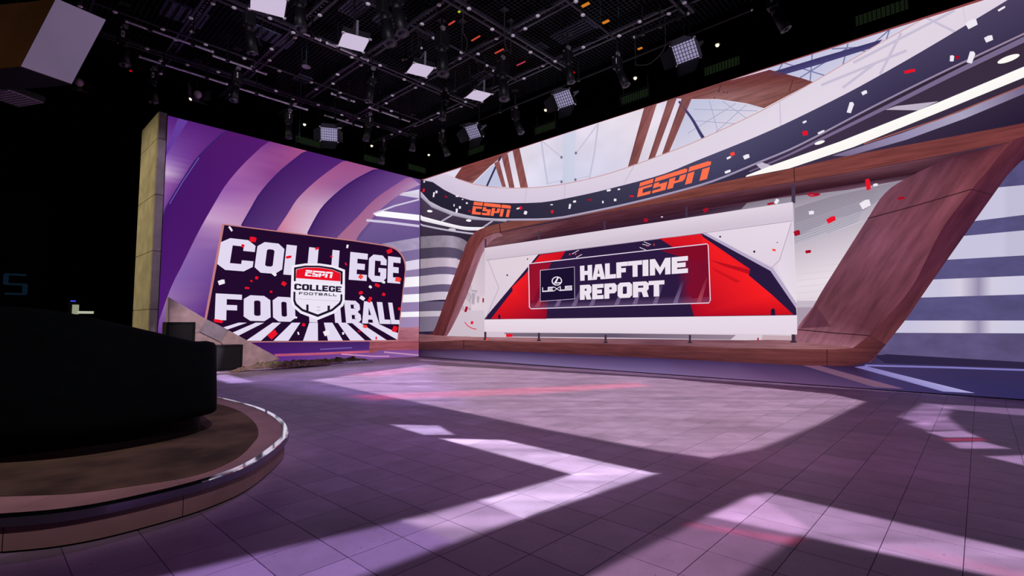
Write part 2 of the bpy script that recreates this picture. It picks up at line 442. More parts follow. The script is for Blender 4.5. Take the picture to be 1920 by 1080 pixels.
def resample(pts, n):
    L = [0]
    for a, b in zip(pts, pts[1:]): L.append(L[-1]+math.hypot(b[0]-a[0], b[1]-a[1]))
    out = []
    for k in range(n):
        t = L[-1]*k/(n-1); i = max(j for j in range(len(L)) if L[j] <= t+1e-9); i = min(i, len(pts)-2)
        u = (t-L[i])/((L[i+1]-L[i]) or 1); out.append((pts[i][0]+(pts[i+1][0]-pts[i][0])*u, pts[i][1]+(pts[i+1][1]-pts[i][1])*u))
    return out
def grad(stops, n):
    """colour list along 0..1 from (position, rgb) stops"""
    out = []
    for k in range(n):
        t = k/(n-1)
        for (a, ca), (b, cb) in zip(stops, stops[1:]):
            if a <= t <= b+1e-9:
                u = (t-a)/((b-a) or 1); out.append(tuple(ca[i]+(cb[i]-ca[i])*u for i in range(3))); break
    return out
def homog(q):
    """unit square (u right, v down) to pixel quad TL TR BR BL"""
    (x0, y0), (x1, y1), (x2, y2), (x3, y3) = q
    dx1, dx2, dy1, dy2 = x1-x2, x3-x2, y1-y2, y3-y2; sx, sy = x0-x1+x2-x3, y0-y1+y2-y3
    det = dx1*dy2-dx2*dy1; g = (sx*dy2-dx2*sy)/det; h = (dx1*sy-sx*dy1)/det
    a, b, d, e = x1-x0+g*x1, x3-x0+h*x3, y1-y0+g*y1, y3-y0+h*y3
    return lambda u, v: ((a*u+b*v+x0)/(g*u+h*v+1), (d*u+e*v+y0)/(g*u+h*v+1))
def octa(x0, y0, x1, y1, cx, cy):
    return [(x0+cx, y0), (x1-cx, y0), (x1, y0+cy), (x1, y1-cy), (x1-cx, y1), (x0+cx, y1), (x0, y1-cy), (x0, y0+cy)]
def ringp(o, i): return [[o[k], o[(k+1) % len(o)], i[(k+1) % len(o)], i[k]] for k in range(len(o))]
def glyph(ch, sx, sy, cx=.2, cy=.16):
    R = lambda a, b, c, d: [(a, b), (c, b), (c, d), (a, d)]
    m = .5
    if ch == 'O': return ringp(octa(0, 0, 1, 1, cx, cy), octa(sx, sy, 1-sx, 1-sy, cx*.25, cy*.25))
    if ch == 'L': return [R(0, 0, sx, 1), R(sx, 1-sy, 1, 1)]
    if ch == 'I': return [R(0, 0, 1, 1)]
    if ch == 'T': return [R(0, 0, 1, sy), R(.5-sx/2, sy, .5+sx/2, 1)]
    if ch == 'H': return [R(0, 0, sx, 1), R(1-sx, 0, 1, 1), R(sx, m-sy/2, 1-sx, m+sy/2)]
    if ch == 'E': return [R(0, 0, sx, 1), R(sx, 0, 1, sy), R(sx, m-sy/2, .86, m+sy/2), R(sx, 1-sy, 1, 1)]
    if ch == 'F': return [R(0, 0, sx, 1), R(sx, 0, 1, sy), R(sx, m-sy*.4, .82, m+sy*.6)]
    if ch == 'M': return [R(0, 0, sx, 1), R(1-sx, 0, 1, 1), [(sx, 0), (.5, .55), (.5, 1), (sx, .5)], [(1-sx, 0), (1-sx, .5), (.5, 1), (.5, .55)]]
    if ch == 'A': return [[(.26, 0), (.5, 0), (.5, .28), (sx, 1), (0, 1)], [(.5, 0), (.74, 0), (1, 1), (1-sx, 1), (.5, .28)], [(.37, .62), (.63, .62), (.68, .82), (.32, .82)]]
    if ch in 'CG':
        P = [[(cx, 0), (1-cx, 0), (1-cx, sy), (sx, sy), (0, cy)], [(0, cy), (sx, sy), (sx, 1-sy), (0, 1-cy)], [(0, 1-cy), (sx, 1-sy), (1-cx, 1-sy), (1-cx, 1), (cx, 1)],
             [(1-cx, 0), (1, cy), (1, .36), (1-sx, .36), (1-sx, sy), (1-cx, sy)]]
        if ch == 'C': P.append([(1-sx, .66), (1, .66), (1, 1-cy), (1-cx, 1), (1-cx, 1-sy), (1-sx, 1-sy)])
        else: P += [[(1-sx, .62), (1, .5), (1, 1-cy), (1-cx, 1), (1-cx, 1-sy), (1-sx, 1-sy)], [(.55, .48), (1, .48), (1, .64), (.55, .64)]]
        return P
    if ch == 'P': return [R(0, 0, sx, 1)] + [[(sx, 0), (1-cx, 0), (1-cx, sy), (sx, sy)], [(1-cx, 0), (1, cy), (1-sx, sy), (1-cx, sy)], [(1, cy), (1, .66-cy), (1-sx, .66-sy), (1-sx, sy)], [(1, .66-cy), (1-cx, .66), (1-cx, .66-sy), (1-sx, .66-sy)], [(sx, .66-sy), (1-cx, .66-sy), (1-cx, .66), (sx, .66)]]
    if ch == 'R': return glyph('P', sx, sy, cx, cy) + [[(1-sx*1.35, .62), (1-sx*.35, .6), (1, 1), (1-sx, 1)]]
    if ch == 'B':
        P = [R(0, 0, sx, 1)]
        for a, b in ((0, .54), (.46, 1)):
            P += [[(sx, a), (1-cx, a), (1-cx, a+sy*.9), (sx, a+sy*.9)], [(1-cx, a), (1, a+cy), (1, b-cy), (1-cx, b), (1-cx, b-sy*.9), (1-sx, b-sy), (1-sx, a+sy), (1-cx, a+sy*.9)], [(sx, b-sy*.9), (1-cx, b-sy*.9), (1-cx, b), (sx, b)]]
        return P
    if ch == 'X': return [[(0, 0), (sx*1.25, 0), (1, 1), (1-sx*1.25, 1)], [(1-sx*1.25, 0), (1, 0), (sx*1.25, 1), (0, 1)]]
    if ch == 'U': return [R(0, 0, sx, 1), R(1-sx, 0, 1, 1), R(sx, 1-sy, 1-sx, 1)]
    if ch == 'S': return [R(0, 0, 1, sy), R(0, sy, sx, m), R(0, m-sy/2, 1, m+sy/2), R(1-sx, m, 1, 1-sy), R(0, 1-sy, 1, 1)]
    return []
def words(S, quad, spans, text, c, layer, parent, sx=.33, sy=.2, cx=.2, cy=.14, name='letter', scale_stroke=True):
    H = homog(quad); mean = sum(b-a for a, b in spans)/len(spans)
    for ch, (a, b) in zip(text, spans):
        k = sx*mean/(b-a) if scale_stroke else sx
        if ch == 'I': k = 1
        pol = [[H(a+(b-a)*u, v) for u, v in p] for p in glyph(ch, min(k, .5), sy, cx, cy)]
        S.faces(name, pol, c, layer, parent, LED_SMALL)
def spread(ws, gap=.02):
    tot = sum(ws)+gap*(len(ws)-1)*1.0; out = []; x = 0
    for w_ in ws: out.append((x/tot, (x+w_)/tot)); x += w_+gap
    return out
NET = [ # the four-letter network wordmark, split by a thin slit
    ('E', [[(.015, 0), (.245, 0), (.24, .27), (.01, .27)], [(.005, .36), (.235, .36), (.232, .52), (.088, .52), (.083, .80), (.225, .80), (.222, 1), (0, 1)]]),
    ('S', [[(.275, 0), (.475, 0), (.47, .27), (.265, .27)], [(.262, .36), (.345, .36), (.343, .5), (.47, .5), (.455, 1), (.25, 1), (.252, .82), (.375, .82), (.378, .68), (.255, .68)]]),
    ('P', [[(.475, 0), (.69, 0), (.725, .08), (.72, .27), (.47, .27)], [(.495, .36), (.578, .36), (.56, 1), (.478, 1)], [(.635, .36), (.717, .36), (.708, .62), (.68, .74), (.565, .74), (.568, .60), (.625, .60)]]),
    ('N', [[(.745, 0), (.96, 0), (1, .08), (.995, .27), (.738, .27)], [(.736, .36), (.818, .36), (.8, 1), (.718, 1)], [(.908, .36), (.992, .36), (.973, 1), (.89, 1)]])]
def wordmark(S, quad, c, layer, parent):
    H = homog(quad)
    for ch, pol in NET: S.faces('letter', [[H(u, v) for u, v in p] for p in pol], c, layer, parent, LED_SMALL)
def confetti(S, table, layer, parent=None):
    for (x, y, w_, h_, a, k) in table:
        t = math.radians(a); P = []
        for u, v in ((-1, -.8), (.2, -1), (1, -.7), (.85, .9), (-.9, 1)):
            dx, dy = u*w_/2, v*h_/2; P.append((x+dx*math.cos(t)-dy*math.sin(t), y+dx*math.sin(t)+dy*math.cos(t)))
        S.faces('confetti_piece', [P], {'r': (232, 20, 42), 'd': (165, 15, 40), 'w': (238, 232, 242), 'o': (245, 70, 60), 'k': (30, 25, 38)}[k], layer, parent, LED_SMALL)
def clip(poly, hull):
    """keep the part of a pixel outline inside a convex pixel outline"""
    area = sum(hull[i][0]*hull[(i+1) % len(hull)][1]-hull[(i+1) % len(hull)][0]*hull[i][1] for i in range(len(hull)))
    H = hull if area > 0 else hull[::-1]
    for i in range(len(H)):
        a, b = H[i], H[(i+1) % len(H)]; ins = lambda p: (b[0]-a[0])*(p[1]-a[1])-(b[1]-a[1])*(p[0]-a[0]) >= 0
        out = []
        for j in range(len(poly)):
            p, q = poly[j-1], poly[j]
            if ins(p) != ins(q):
                d1 = (b[0]-a[0])*(p[1]-a[1])-(b[1]-a[1])*(p[0]-a[0]); d2 = (b[0]-a[0])*(q[1]-a[1])-(b[1]-a[1])*(q[0]-a[0]); u = d1/(d1-d2)
                out.append((p[0]+(q[0]-p[0])*u, p[1]+(q[1]-p[1])*u))
            if ins(q): out.append(q)
        poly = out
        if len(poly) < 3: return None
    return poly

# ================================================================== left video wall
SL = Screen('L', 'tall LED video wall with purple ribs and the college football sign')
S = SL
S.faces('backdrop', [[(290, 205), (790, 330), (790, 672), (280, 705)]], [(84, 30, 118), (120, 80, 150), (110, 60, 140), (70, 24, 105)], 0)
def rib(name, A, B, sa, sb=None, layer=1, mat=None, n=22):
    A, B = resample(c2(A), n), resample(c2(B), n)
    return S.strip(name, A, B, grad(sa, n), grad(sb or sa, n), layer, None, mat)
D1L = [(428, 240), (373, 293), (343, 337), (317, 380), (297, 420), (280, 470)]
D1R = [(505, 262), (457, 307), (423, 347), (403, 380), (373, 433), (340, 500), (318, 545), (285, 640)]
D2L = [(577, 280), (527, 320), (490, 360), (470, 393), (453, 423), (425, 480), (400, 560), (380, 620)]
D2R = [(650, 297), (600, 333), (560, 370), (540, 400), (520, 430), (500, 470)]
D3L = [(711, 314), (657, 343), (610, 383), (590, 413), (577, 438), (560, 470)]
D3R = [(770, 328), (707, 370), (667, 410), (640, 437), (630, 448), (615, 470)]
L4R = [(789, 346), (753, 363), (713, 393), (690, 420), (673, 440), (665, 457), (655, 480)]
rib('rib', [(303, 215), (303, 330), (297, 420)], [(428, 240), (360, 315), (297, 420)], [(0, (84, 32, 120)), (.35, (125, 80, 165)), (.52, (205, 175, 215)), (.62, (150, 95, 165)), (1, (105, 55, 140))], [(0, (84, 30, 112)), (.5, (110, 50, 140)), (1, (90, 40, 130))], 1)
rib('rib_shade', D1L, D1R, [(0, (78, 24, 100)), (.4, (70, 22, 104)), (1, (66, 20, 100))], [(0, (82, 26, 108)), (.5, (74, 24, 104)), (1, (80, 28, 116))], 2)
rib('rib', D1R, D2L, [(0, (120, 55, 130)), (.18, (160, 95, 160)), (.3, (150, 90, 170)), (.42, (205, 165, 205)), (.5, (150, 105, 170)), (.7, (130, 95, 170)), (.82, (150, 110, 170)), (1, (95, 50, 135))],
    [(0, (168, 82, 132)), (.2, (130, 62, 135)), (.36, (175, 120, 175)), (.48, (195, 150, 190)), (.62, (120, 80, 150)), (1, (80, 30, 120))], 1)
rib('rib_shade', D2L[:5], D2R[:5], [(0, (72, 26, 104)), (.6, (66, 30, 98)), (1, (70, 38, 105))], [(0, (80, 32, 112)), (1, (92, 58, 122))], 2)
rib('rib', D2R, D3L, [(0, (150, 75, 132)), (.3, (168, 95, 145)), (.55, (190, 140, 178)), (.75, (205, 130, 160)), (.9, (188, 90, 130)), (1, (200, 130, 170))], [(0, (158, 82, 135)), (.35, (150, 92, 150)), (.6, (205, 170, 200)), (.85, (215, 185, 212)), (1, (180, 130, 185))], 1)
rib('rib_shade', D3L, D3R, [(0, (74, 34, 108)), (.3, (66, 30, 100)), (1, (72, 40, 105))], [(0, (110, 70, 140)), (.5, (98, 62, 130)), (1, (102, 66, 128))], 2)
rib('rib', D3R, L4R, [(0, (150, 92, 150)), (.4, (158, 95, 140)), (1, (172, 108, 140))], [(0, (185, 150, 190)), (.3, (165, 115, 160)), (1, (165, 105, 140))], 2)
S.faces('rib_edge', [[(303, 278), (334, 222), (352, 227), (303, 292)]], (98, 58, 152), 3)
for C, n_ in ((D1L[:5], 0), (D2L[:5], 1), (D3L[:5], 2)):
    S.line('rib_groove', resample(c2(C), 16), 3.2, (58, 30, 100), 4)
S.line('rib_glint', [(373, 296), (343, 340), (318, 382)], 1.4, (110, 95, 185), 5)
# ceiling and slatted wall near the corner
S.faces('soffit', [[(786, 345), (753, 363), (713, 393), (690, 420), (673, 440), (660, 465), (786, 470)]], [(120, 95, 160), (130, 100, 160), (110, 80, 145), (100, 75, 135), (95, 70, 130), (98, 80, 135), (95, 75, 130)], 1)
S.faces('light_band', [[(752, 362), (786, 355), (786, 372), (748, 366)]], [(215, 205, 225), (230, 222, 240), (205, 195, 220), (205, 195, 220)], 2)
S.faces('light_strip', [[(699, 400), (712, 395), (786, 403), (786, 414), (705, 405)]], (252, 250, 255), 3)
S.line('light_strip', [(700, 401), (740, 386), (786, 374)], 3.0, (210, 200, 225), 3)
S.line('light_strip', [(687, 413), (730, 417), (786, 424)], 4.5, (210, 198, 226), 3)
YS = [(445, 467, (170, 155, 190), 'stone'), (467, 486, (128, 110, 158), ''), (486, 504, (225, 215, 238), ''), (504, 518, (148, 128, 172), ''), (518, 537, (250, 247, 254), ''), (537, 551, (150, 128, 175), ''),
      (551, 566, (250, 247, 254), ''), (566, 584, (152, 128, 176), ''), (584, 594, (250, 247, 254), ''), (594, 614, (165, 140, 185), '')]
for a, b, c, k in YS:
    dy = 12 if a < 500 else (620-a)*.05
    S.faces('wall_slat', [[(716, a+dy), (786, a), (786, b), (716, b+dy*.9)]], [tuple(v*.9 for v in c), c, c, tuple(v*.9 for v in c)], 2, None, LED_STONE if k else LED)
S.faces('wooden_bench', [[(700, 616), (786, 613), (786, 639), (700, 641)]], [(165, 100, 115), (185, 125, 135), (175, 110, 120), (160, 95, 108)], 3, None, LED_WOOD)
S.faces('wooden_bench', [[(700, 641), (786, 639), (786, 656), (708, 657)]], (158, 84, 92), 3, None, LED_WOOD)
S.faces('shown_floor', [[(505, 640), (790, 655), (790, 675), (500, 690)]], [(72, 26, 116), (128, 70, 145), (140, 95, 160), (96, 40, 140)], 1)
S.faces('shadow_panel', [[(465, 640), (695, 638), (695, 657), (508, 664)]], [(60, 22, 90), (66, 34, 100), (80, 45, 120), (72, 26, 112)], 2)
S.line('copper_rail', [(515, 666), (600, 663.5), (693, 659)], 4.5, (196, 96, 122), 3, None, LED_WOOD)
S.faces('copper_rail', [[(693, 638), (709, 638), (708, 658), (700, 663), (692, 661)]], (160, 86, 92), 4, None, LED_WOOD)
S.line('floor_glint', [(640, 664), (700, 668), (730, 668)], 2.0, (215, 150, 190), 3)
S.line('floor_glint', [(720, 660), (786, 666)], 2.6, (190, 140, 185), 3)
S.line('floor_glint', [(600, 655), (660, 652)], 2.0, (120, 90, 170), 3)
# sign
SIGN = [(420.5, 422), (530, 436), (663, 452.5), (719, 461)] + c2([(719, 461), (739, 467), (752, 479), (758, 494), (759, 508)], 4)[1:] + [(744.5, 637.5), (471, 640), (384, 640), (386, 607)]
S.faces('sign_edge', [[(416, 421), (420, 420), (664, 450.5), (721, 459)] + c2([(721, 459), (741, 465), (754.5, 478), (760.5, 494), (761, 508)], 4)[1:] + [(746, 640), (471, 642), (380, 642), (381, 610)]], (190, 122, 126), 5)
sign = S.faces('sign_board', [SIGN], (34, 11, 44), 6, label='dark rounded sign board with white football lettering')
WL = (226, 216, 240)
FANT = [455, 487, 518.8, 555, 587.7, 615, 641, 667, 697]; FANB = [352, 414, 475, 526.5, 582, 629, 671, 713, 762]
for a, b in zip(FANT, FANB):
    q = clip([(a-8, 605), (a+8, 605), (b+14, 639), (b-14, 639)], SIGN)
    if q: S.faces('stripe', [q], WL, 7, sign, LED_SMALL)
qC = [(418, 445), (751, 483), (750, 532), (408, 505)]
sp = [((x0-413)/(751-413), (x1-413)/(751-413)) for x0, x1 in ((411, 466), (469, 515), (518, 551), (559, 577), (604, 618), (640, 677), (680, 719), (722, 751))]
H = homog(qC)
for ch, (a, b) in zip('COLIIEGE', sp):
    sxx = {'C': .34, 'O': .36, 'L': .56, 'I': 1, 'E': .42, 'G': .34}[ch]
    S.faces('letter', [[H(a+(b-a)*u, v) for u, v in p] for p in glyph(ch, sxx, .22, .24, .16)], WL, 8, sign, LED_SMALL)
qF = [(403, 550), (741, 568), (747, 608), (401, 600)]
sp = [((x0-402)/(744-402), (x1-402)/(744-402)) for x0, x1 in ((403, 444), (447, 491), (495, 534), (559, 574), (608, 621), (630, 662), (663, 700), (701, 726), (727, 747))]
H = homog(qF)
for ch, (a, b) in zip('FOOIIBALL', sp):
    sxx = {'F': .42, 'O': .38, 'I': 1, 'B': .40, 'A': .34, 'L': .50}[ch]
    S.faces('letter', [[H(a+(b-a)*u, v) for u, v in p] for p in glyph(ch, sxx, .2, .24, .16)], WL, 8, sign, LED_SMALL)
Z6 = lambda L: [(530+x/4.5, 410+y/4.5) for x, y in L]
sh = S.faces('shield', [Z6([(75, 395), (190, 378), (310, 378), (430, 395), (525, 432), (522, 690), (510, 735), (430, 800), (295, 855), (150, 800), (85, 745), (65, 690)])], (240, 233, 248), 10, label='white and black shield emblem on the sign')
sh_sub = lambda n, P, c, l: S.faces(n, [Z6(p) for p in P], c, l, sh, LED_SMALL)
sh_sub('shield_border', [[(95, 412), (190, 396), (310, 397), (420, 413), (505, 445), (502, 690), (490, 722), (420, 780), (295, 830), (160, 780), (100, 728), (88, 690)]], (34, 22, 46), 11)
sh_sub('shield_field', [[(112, 427), (190, 411), (310, 412), (415, 429), (488, 459), (486, 685), (473, 710), (412, 762), (295, 808), (168, 762), (117, 716), (105, 685)]], (236, 228, 244), 12)
sh_sub('shield_band', [[(76, 526), (524, 556), (523, 640), (73, 615)]], (240, 233, 248), 13)
sh_sub('red_header', [[(115, 430), (190, 413), (310, 414), (415, 431), (487, 461), (486, 529), (110, 501)]], (232, 18, 40), 14)
wordmark(S, Z6([(192, 432), (424, 452), (418, 502), (185, 483)]), (245, 240, 250), 15, sh)
words(S, Z6([(97, 547), (495, 573), (493, 622), (95, 600)]), spread([1, 1, .85, .85, .9, 1, .9], .07), 'COLLEGE', (36, 24, 50), 15, sh, .36, .24)
words(S, Z6([(137, 618), (455, 633), (453, 655), (135, 641)]), spread([.9, 1, 1, .9, 1, 1, .9, .9], .22), 'FOOTBALL', (36, 24, 50), 15, sh, .22, .24)
sh_sub('shield_line', [[(108, 675), (484, 695), (484, 698), (108, 678)]], (190, 178, 205), 15)
sh_sub('goal_post', [[(197, 724), (217, 725), (217, 782), (197, 776)]], (40, 26, 52), 15)
sh_sub('goal_post', [[(377, 733), (398, 734), (396, 772), (376, 780)]], (40, 26, 52), 15)
sh_sub('chevron', [[(278, 741), (300, 746), (322, 742), (300, 750)], [(278, 768), (300, 773), (322, 768), (300, 777)]], (60, 40, 70), 15)
confetti(S, [(432, 429, 4, 11, -35, 'w'), (474, 449, 13, 10, 10, 'r'), (455, 461, 6, 6, 20, 'r'), (541, 482, 11, 5, -10, 'r'), (514, 514, 9, 6, 40, 'w'), (415, 529, 13, 9, -15, 'w'), (481, 521, 6, 6, 20, 'r'), (471, 527, 5, 3, 35, 'r'), (532, 532, 9, 8, 30, 'r'),
  (463, 540, 9, 4, 5, 'r'), (508, 547, 5, 4, 0, 'r'), (511, 627, 18, 12, -40, 'r'), (409, 602, 18, 6, 10, 'r'), (553, 595, 8, 4, 10, 'w'), (569, 609, 6, 6, 20, 'r'), (594, 466, 8, 4, -20, 'r'), (651, 462, 4, 7, 10, 'w'), (730, 471, 11, 8, -20, 'r'),
  (676, 519, 8, 8, 40, 'o'), (746, 524, 11, 9, 15, 'o'), (707, 535, 10, 6, 25, 'r'), (694, 538, 6, 5, 40, 'w'), (676, 549, 8, 6, -20, 'r'), (693, 562, 6, 12, 25, 'r'), (719, 552, 6, 6, 30, 'r'), (679, 559, 10, 7, 35, 'w'), (748, 579, 4, 6, 10, 'r'),
  (684, 612, 8, 6, 15, 'o'), (740, 617, 9, 12, 20, 'r'), (673, 621, 6, 4, 20, 'd'), (612, 624, 12, 10, -20, 'w'), (643, 625, 4, 5, 0, 'w'), (559, 625, 3, 6, -20, 'w'), (705, 634, 3, 6, 0, 'r'), (648, 495, 3, 6, -20, 'r'), (621, 481, 5, 3, 10, 'r'), (719, 529, 6, 5, 20, 'w')], 17, sign)

# ================================================================== right video wall
SR = Screen('R', 'long LED video wall with wooden frame, balcony ring and halftime report board')
S = SR
S.faces('backdrop', [[(780, 330), (1940, -45), (2900, -360), (2900, 830), (1940, 748), (780, 672)]], [(40, 32, 58), (60, 52, 80), (190, 182, 206), (70, 62, 100), (48, 42, 80), (40, 32, 58)], 0)
# sky with roof structure
RT = [(786, 332), (801, 333), (832, 325), (860, 336), (885, 344.5), (922, 351), (972, 353), (1025, 350), (1072, 342.5), (1147, 324), (1240, 291), (1313, 262), (1430, 207), (1522, 156), (1647, 83), (1727, 38), (1830, -20), (1990, -110), (2400, -340), (2900, -620)]
GB = [(786, 335), (807, 339), (835, 357), (860, 369), (890, 377), (935, 380.5), (972, 381), (1022, 379), (1072, 370), (1135, 356), (1240, 328), (1305, 302), (1440, 247), (1565, 187), (1640, 147), (1740, 90), (1890, 0), (1990, -62), (2400, -300), (2900, -580)]
DB = [(786, 360), (810, 380), (847, 396), (885, 405), (920, 409.5), (977, 410), (1040, 408), (1110, 395), (1180, 380), (1260, 360), (1340, 337), (1425, 302), (1500, 270), (1640, 197), (1765, 135), (1920, 62), (2040, 5), (2400, -170), (2900, -410)]
n = 90
rt, gb, db = resample(c2(RT), n), resample(c2(GB), n), resample(c2(DB), n)
top = lambda x: 336-(x-788)*.3262
S.strip('sky', [(x, top(x)-4) for x, y in rt], [(x, y+2) for x, y in rt], [(218, 208, 228)]*n, [(230, 222, 236)]*n, 1, None, LED_SKY)
S.strip('sky', [(960, top(960)), (1060, top(1060)), (1160, top(1160)), (1240, top(1240))], [(980, 353), (1060, 346), (1150, 324), (1240, 292)], [(226, 218, 232), (222, 214, 232), (228, 218, 230), (225, 216, 230)], [(222, 216, 234), (208, 208, 232), (214, 210, 232), (226, 216, 230)], 2, None, LED_SKY)
S.strip('glass_balustrade', rt, gb, grad([(0, (215, 200, 222)), (.2, (222, 212, 226)), (.5, (226, 214, 228)), (.8, (215, 202, 220)), (1, (190, 180, 205))], n), grad([(0, (205, 190, 215)), (.3, (228, 216, 232)), (.6, (220, 206, 222)), (.8, (205, 190, 215)), (1, (170, 160, 190))], n), 8)
S.line('hand_rail', rt[3:], 1.6, (205, 160, 165), 9)
wood = lambda nm, P, c=(128, 74, 66), l=4, m=None: S.faces(nm, [P], c, l, None, m or LED_WOOD)
wood('wooden_arch', [(852, 334), (867, 310), (905, 294), (963, 277), (945, 291), (920, 311), (886, 344), (868, 340)], [(120, 64, 60), (132, 70, 62), (140, 72, 64), (140, 75, 68), (128, 68, 60), (130, 78, 70), (150, 95, 90), (118, 64, 64)])
S.faces('roof_pane', [[(887, 345), (920, 313), (929, 308), (945, 350), (922, 351)]], (192, 194, 222), 4)
S.line('roof_strut', [(913, 349), (930, 312), (940, 293)], 3.5, (48, 46, 88), 5)
for P in ([(927, 306), (936, 301), (949, 350.5), (942, 350.5)], [(940, 291), (952, 288), (965, 352), (955, 352)], [(961, 279), (974, 276), (990.5, 352), (976, 352)]):
    wood('wooden_strut', P, (134, 84, 74), 6, LED_PLANK)
S.faces('steel_post', [[(1056, top(1056)), (1080, top(1080)), (1078, 340), (1055, 345)]], [(206, 208, 228), (210, 210, 230), (205, 208, 230), (200, 204, 226)], 4)
for P, w_ in (([(1015, 264), (1020, 300), (1027, 346)], 3), ([(1122, 229), (1115, 285), (1105, 336)], 3), ([(1018, 266), (1053, 295)], 2), ([(1080, 288), (1120, 234)], 2), ([(1080, 336), (1105, 330)], 1.5), ([(1024, 345), (1055, 338)], 1.5)):
    S.line('steel_tie', P, w_, (196, 192, 214), 4)
for p in ((1053, 295), (1080, 287), (1079, 337), (1053, 341)): S.ellipse('bolt', p[0], p[1], 2.2, 2.8, 0, (120, 112, 135), 5)
for P in ([(1208, 201), (1232, 193), (1195, 309), (1177, 315)], [(1252, 187), (1270, 182), (1228, 296), (1215, 301)], [(1280, 180), (1298, 183), (1253, 290), (1240, 293)]):
    wood('wooden_strut', P, [(120, 78, 72), (132, 86, 78), (142, 90, 78), (118, 72, 66)], 6, LED_PLANK)
S.faces('roof_pane', [[(1290, 187), (1347, 187), (1433, 201), (1430, 208), (1313, 263), (1256, 288)]], [(190, 192, 220), (196, 198, 222), (205, 205, 226), (220, 212, 228), (212, 206, 226), (210, 205, 226)], 4)
S.line('roof_strut', c2([(1273, 190), (1297, 222), (1312, 248), (1320, 261)], 4), [4+.25*i for i in range(13)], (62, 60, 105), 6)
for P in ([(1300, 205), (1420, 208)], [(1330, 188), (1346, 246)], [(1380, 194), (1290, 250)], [(1400, 196), (1340, 250)], [(1296, 226), (1380, 232)], [(1355, 190), (1400, 222)]):
    S.line('roof_lattice', P, 1.1, (160, 160, 195), 5)
wood('wooden_arch', [(1262, 184), (1340, 158), (1443, 131), (1470, 138), (1504, 147), (1525, 154), (1433, 203), (1400, 194), (1347, 186), (1297, 186)], [(130, 78, 72), (118, 66, 60), (112, 58, 60), (108, 55, 56), (112, 60, 58), (120, 70, 64), (138, 88, 78), (150, 104, 96), (156, 112, 106), (138, 86, 78)], 7)
for P in ([(1352, 160), (1347, 172)], [(1487, 150), (1480, 172)]): S.line('arch_joint', P, 1.6, (84, 44, 46), 8)
for p in ((1348, 172), (1358, 173), (1364, 174), (1340, 183)): S.ellipse('bolt', p[0], p[1], 1.4, 1.2, 0, (70, 45, 60), 8)
S.faces('roof_pane', [[(1440, 128), (1840, -6), (1727, 38), (1647, 83), (1525, 154), (1500, 146), (1440, 134)]], [(196, 196, 224), (206, 204, 228), (214, 208, 228), (206, 202, 226), (205, 203, 228), (196, 196, 224), (190, 190, 222)], 3)
S.faces('roof_strut', [[(1442, 137), (1540, 107), (1655, 74), (1642, 88), (1540, 120), (1460, 143)]], [(58, 52, 100)]*3+[(70, 66, 115)]*3, 7)
for P in ([(1523, 102), (1519, 154)], [(1590, 82), (1580, 124)], [(1668, 56), (1662, 74)], [(1470, 118), (1560, 146)], [(1500, 146), (1590, 90)], [(1560, 92), (1620, 88)], [(1640, 80), (1668, 56)], [(1590, 90), (1640, 100)], [(1467, 120), (1460, 132)]):
    S.line('roof_lattice', P, 2.4, (120, 122, 165), 6)
for P in ([(1600, 118), (1790, 20)], [(1540, 160), (1700, 95)], [(1650, 140), (1690, 62)], [(1735, 32), (1790, 60)], [(1580, 165), (1640, 120)]):
    S.line('glass_reflection', P, 5, (200, 190, 212), 9)
S.line('glass_seam', [(1805, 10), (1811, 48)], 4, (222, 205, 218), 9)
for P in ([(818, 331), (817, 344)], [(988, 353), (984, 381)], [(1060, 345), (1058, 373)], [(1462, 190), (1464, 236)], [(1190, 309), (1170, 345)]): S.line('glass_seam', P, 2, (205, 190, 212), 9)
S.line('wall_top_border', [(788, 338), (1120, 229), (1440, 125.5), (1830, 1.5), (2900, -340)], [2.5, 4, 6, 7.5, 10], (140, 66, 72), 10)
# dark ring with wordmarks
S.strip('ring_fascia', gb, db, grad([(0, (38, 32, 52)), (.12, (52, 48, 70)), (.25, (78, 74, 106)), (.4, (68, 60, 92)), (.55, (78, 66, 96)), (.75, (66, 58, 92)), (.88, (54, 52, 98)), (1, (60, 54, 100))], n),
        grad([(0, (34, 28, 46)), (.12, (48, 44, 66)), (.25, (64, 60, 92)), (.4, (58, 50, 82)), (.6, (62, 52, 82)), (.8, (56, 48, 88)), (1, (46, 42, 82))], n), 11)
ring = S.strip('ring_edge', db, [(x, y+4) for x, y in db], grad([(0, (200, 190, 215)), (.4, (165, 150, 180)), (.6, (190, 150, 170)), (1, (190, 120, 120))], n), grad([(0, (150, 140, 165)), (.5, (120, 110, 140)), (1, (90, 70, 95))], n), 12)
wordmark(S, [(888, 378), (959, 385.5), (956, 407.5), (885, 401.5)], (252, 108, 72), 13, None)
wordmark(S, [(1199, 343.5), (1334.5, 300.5), (1330.5, 334.5), (1195, 370)], (252, 112, 78), 13, None)
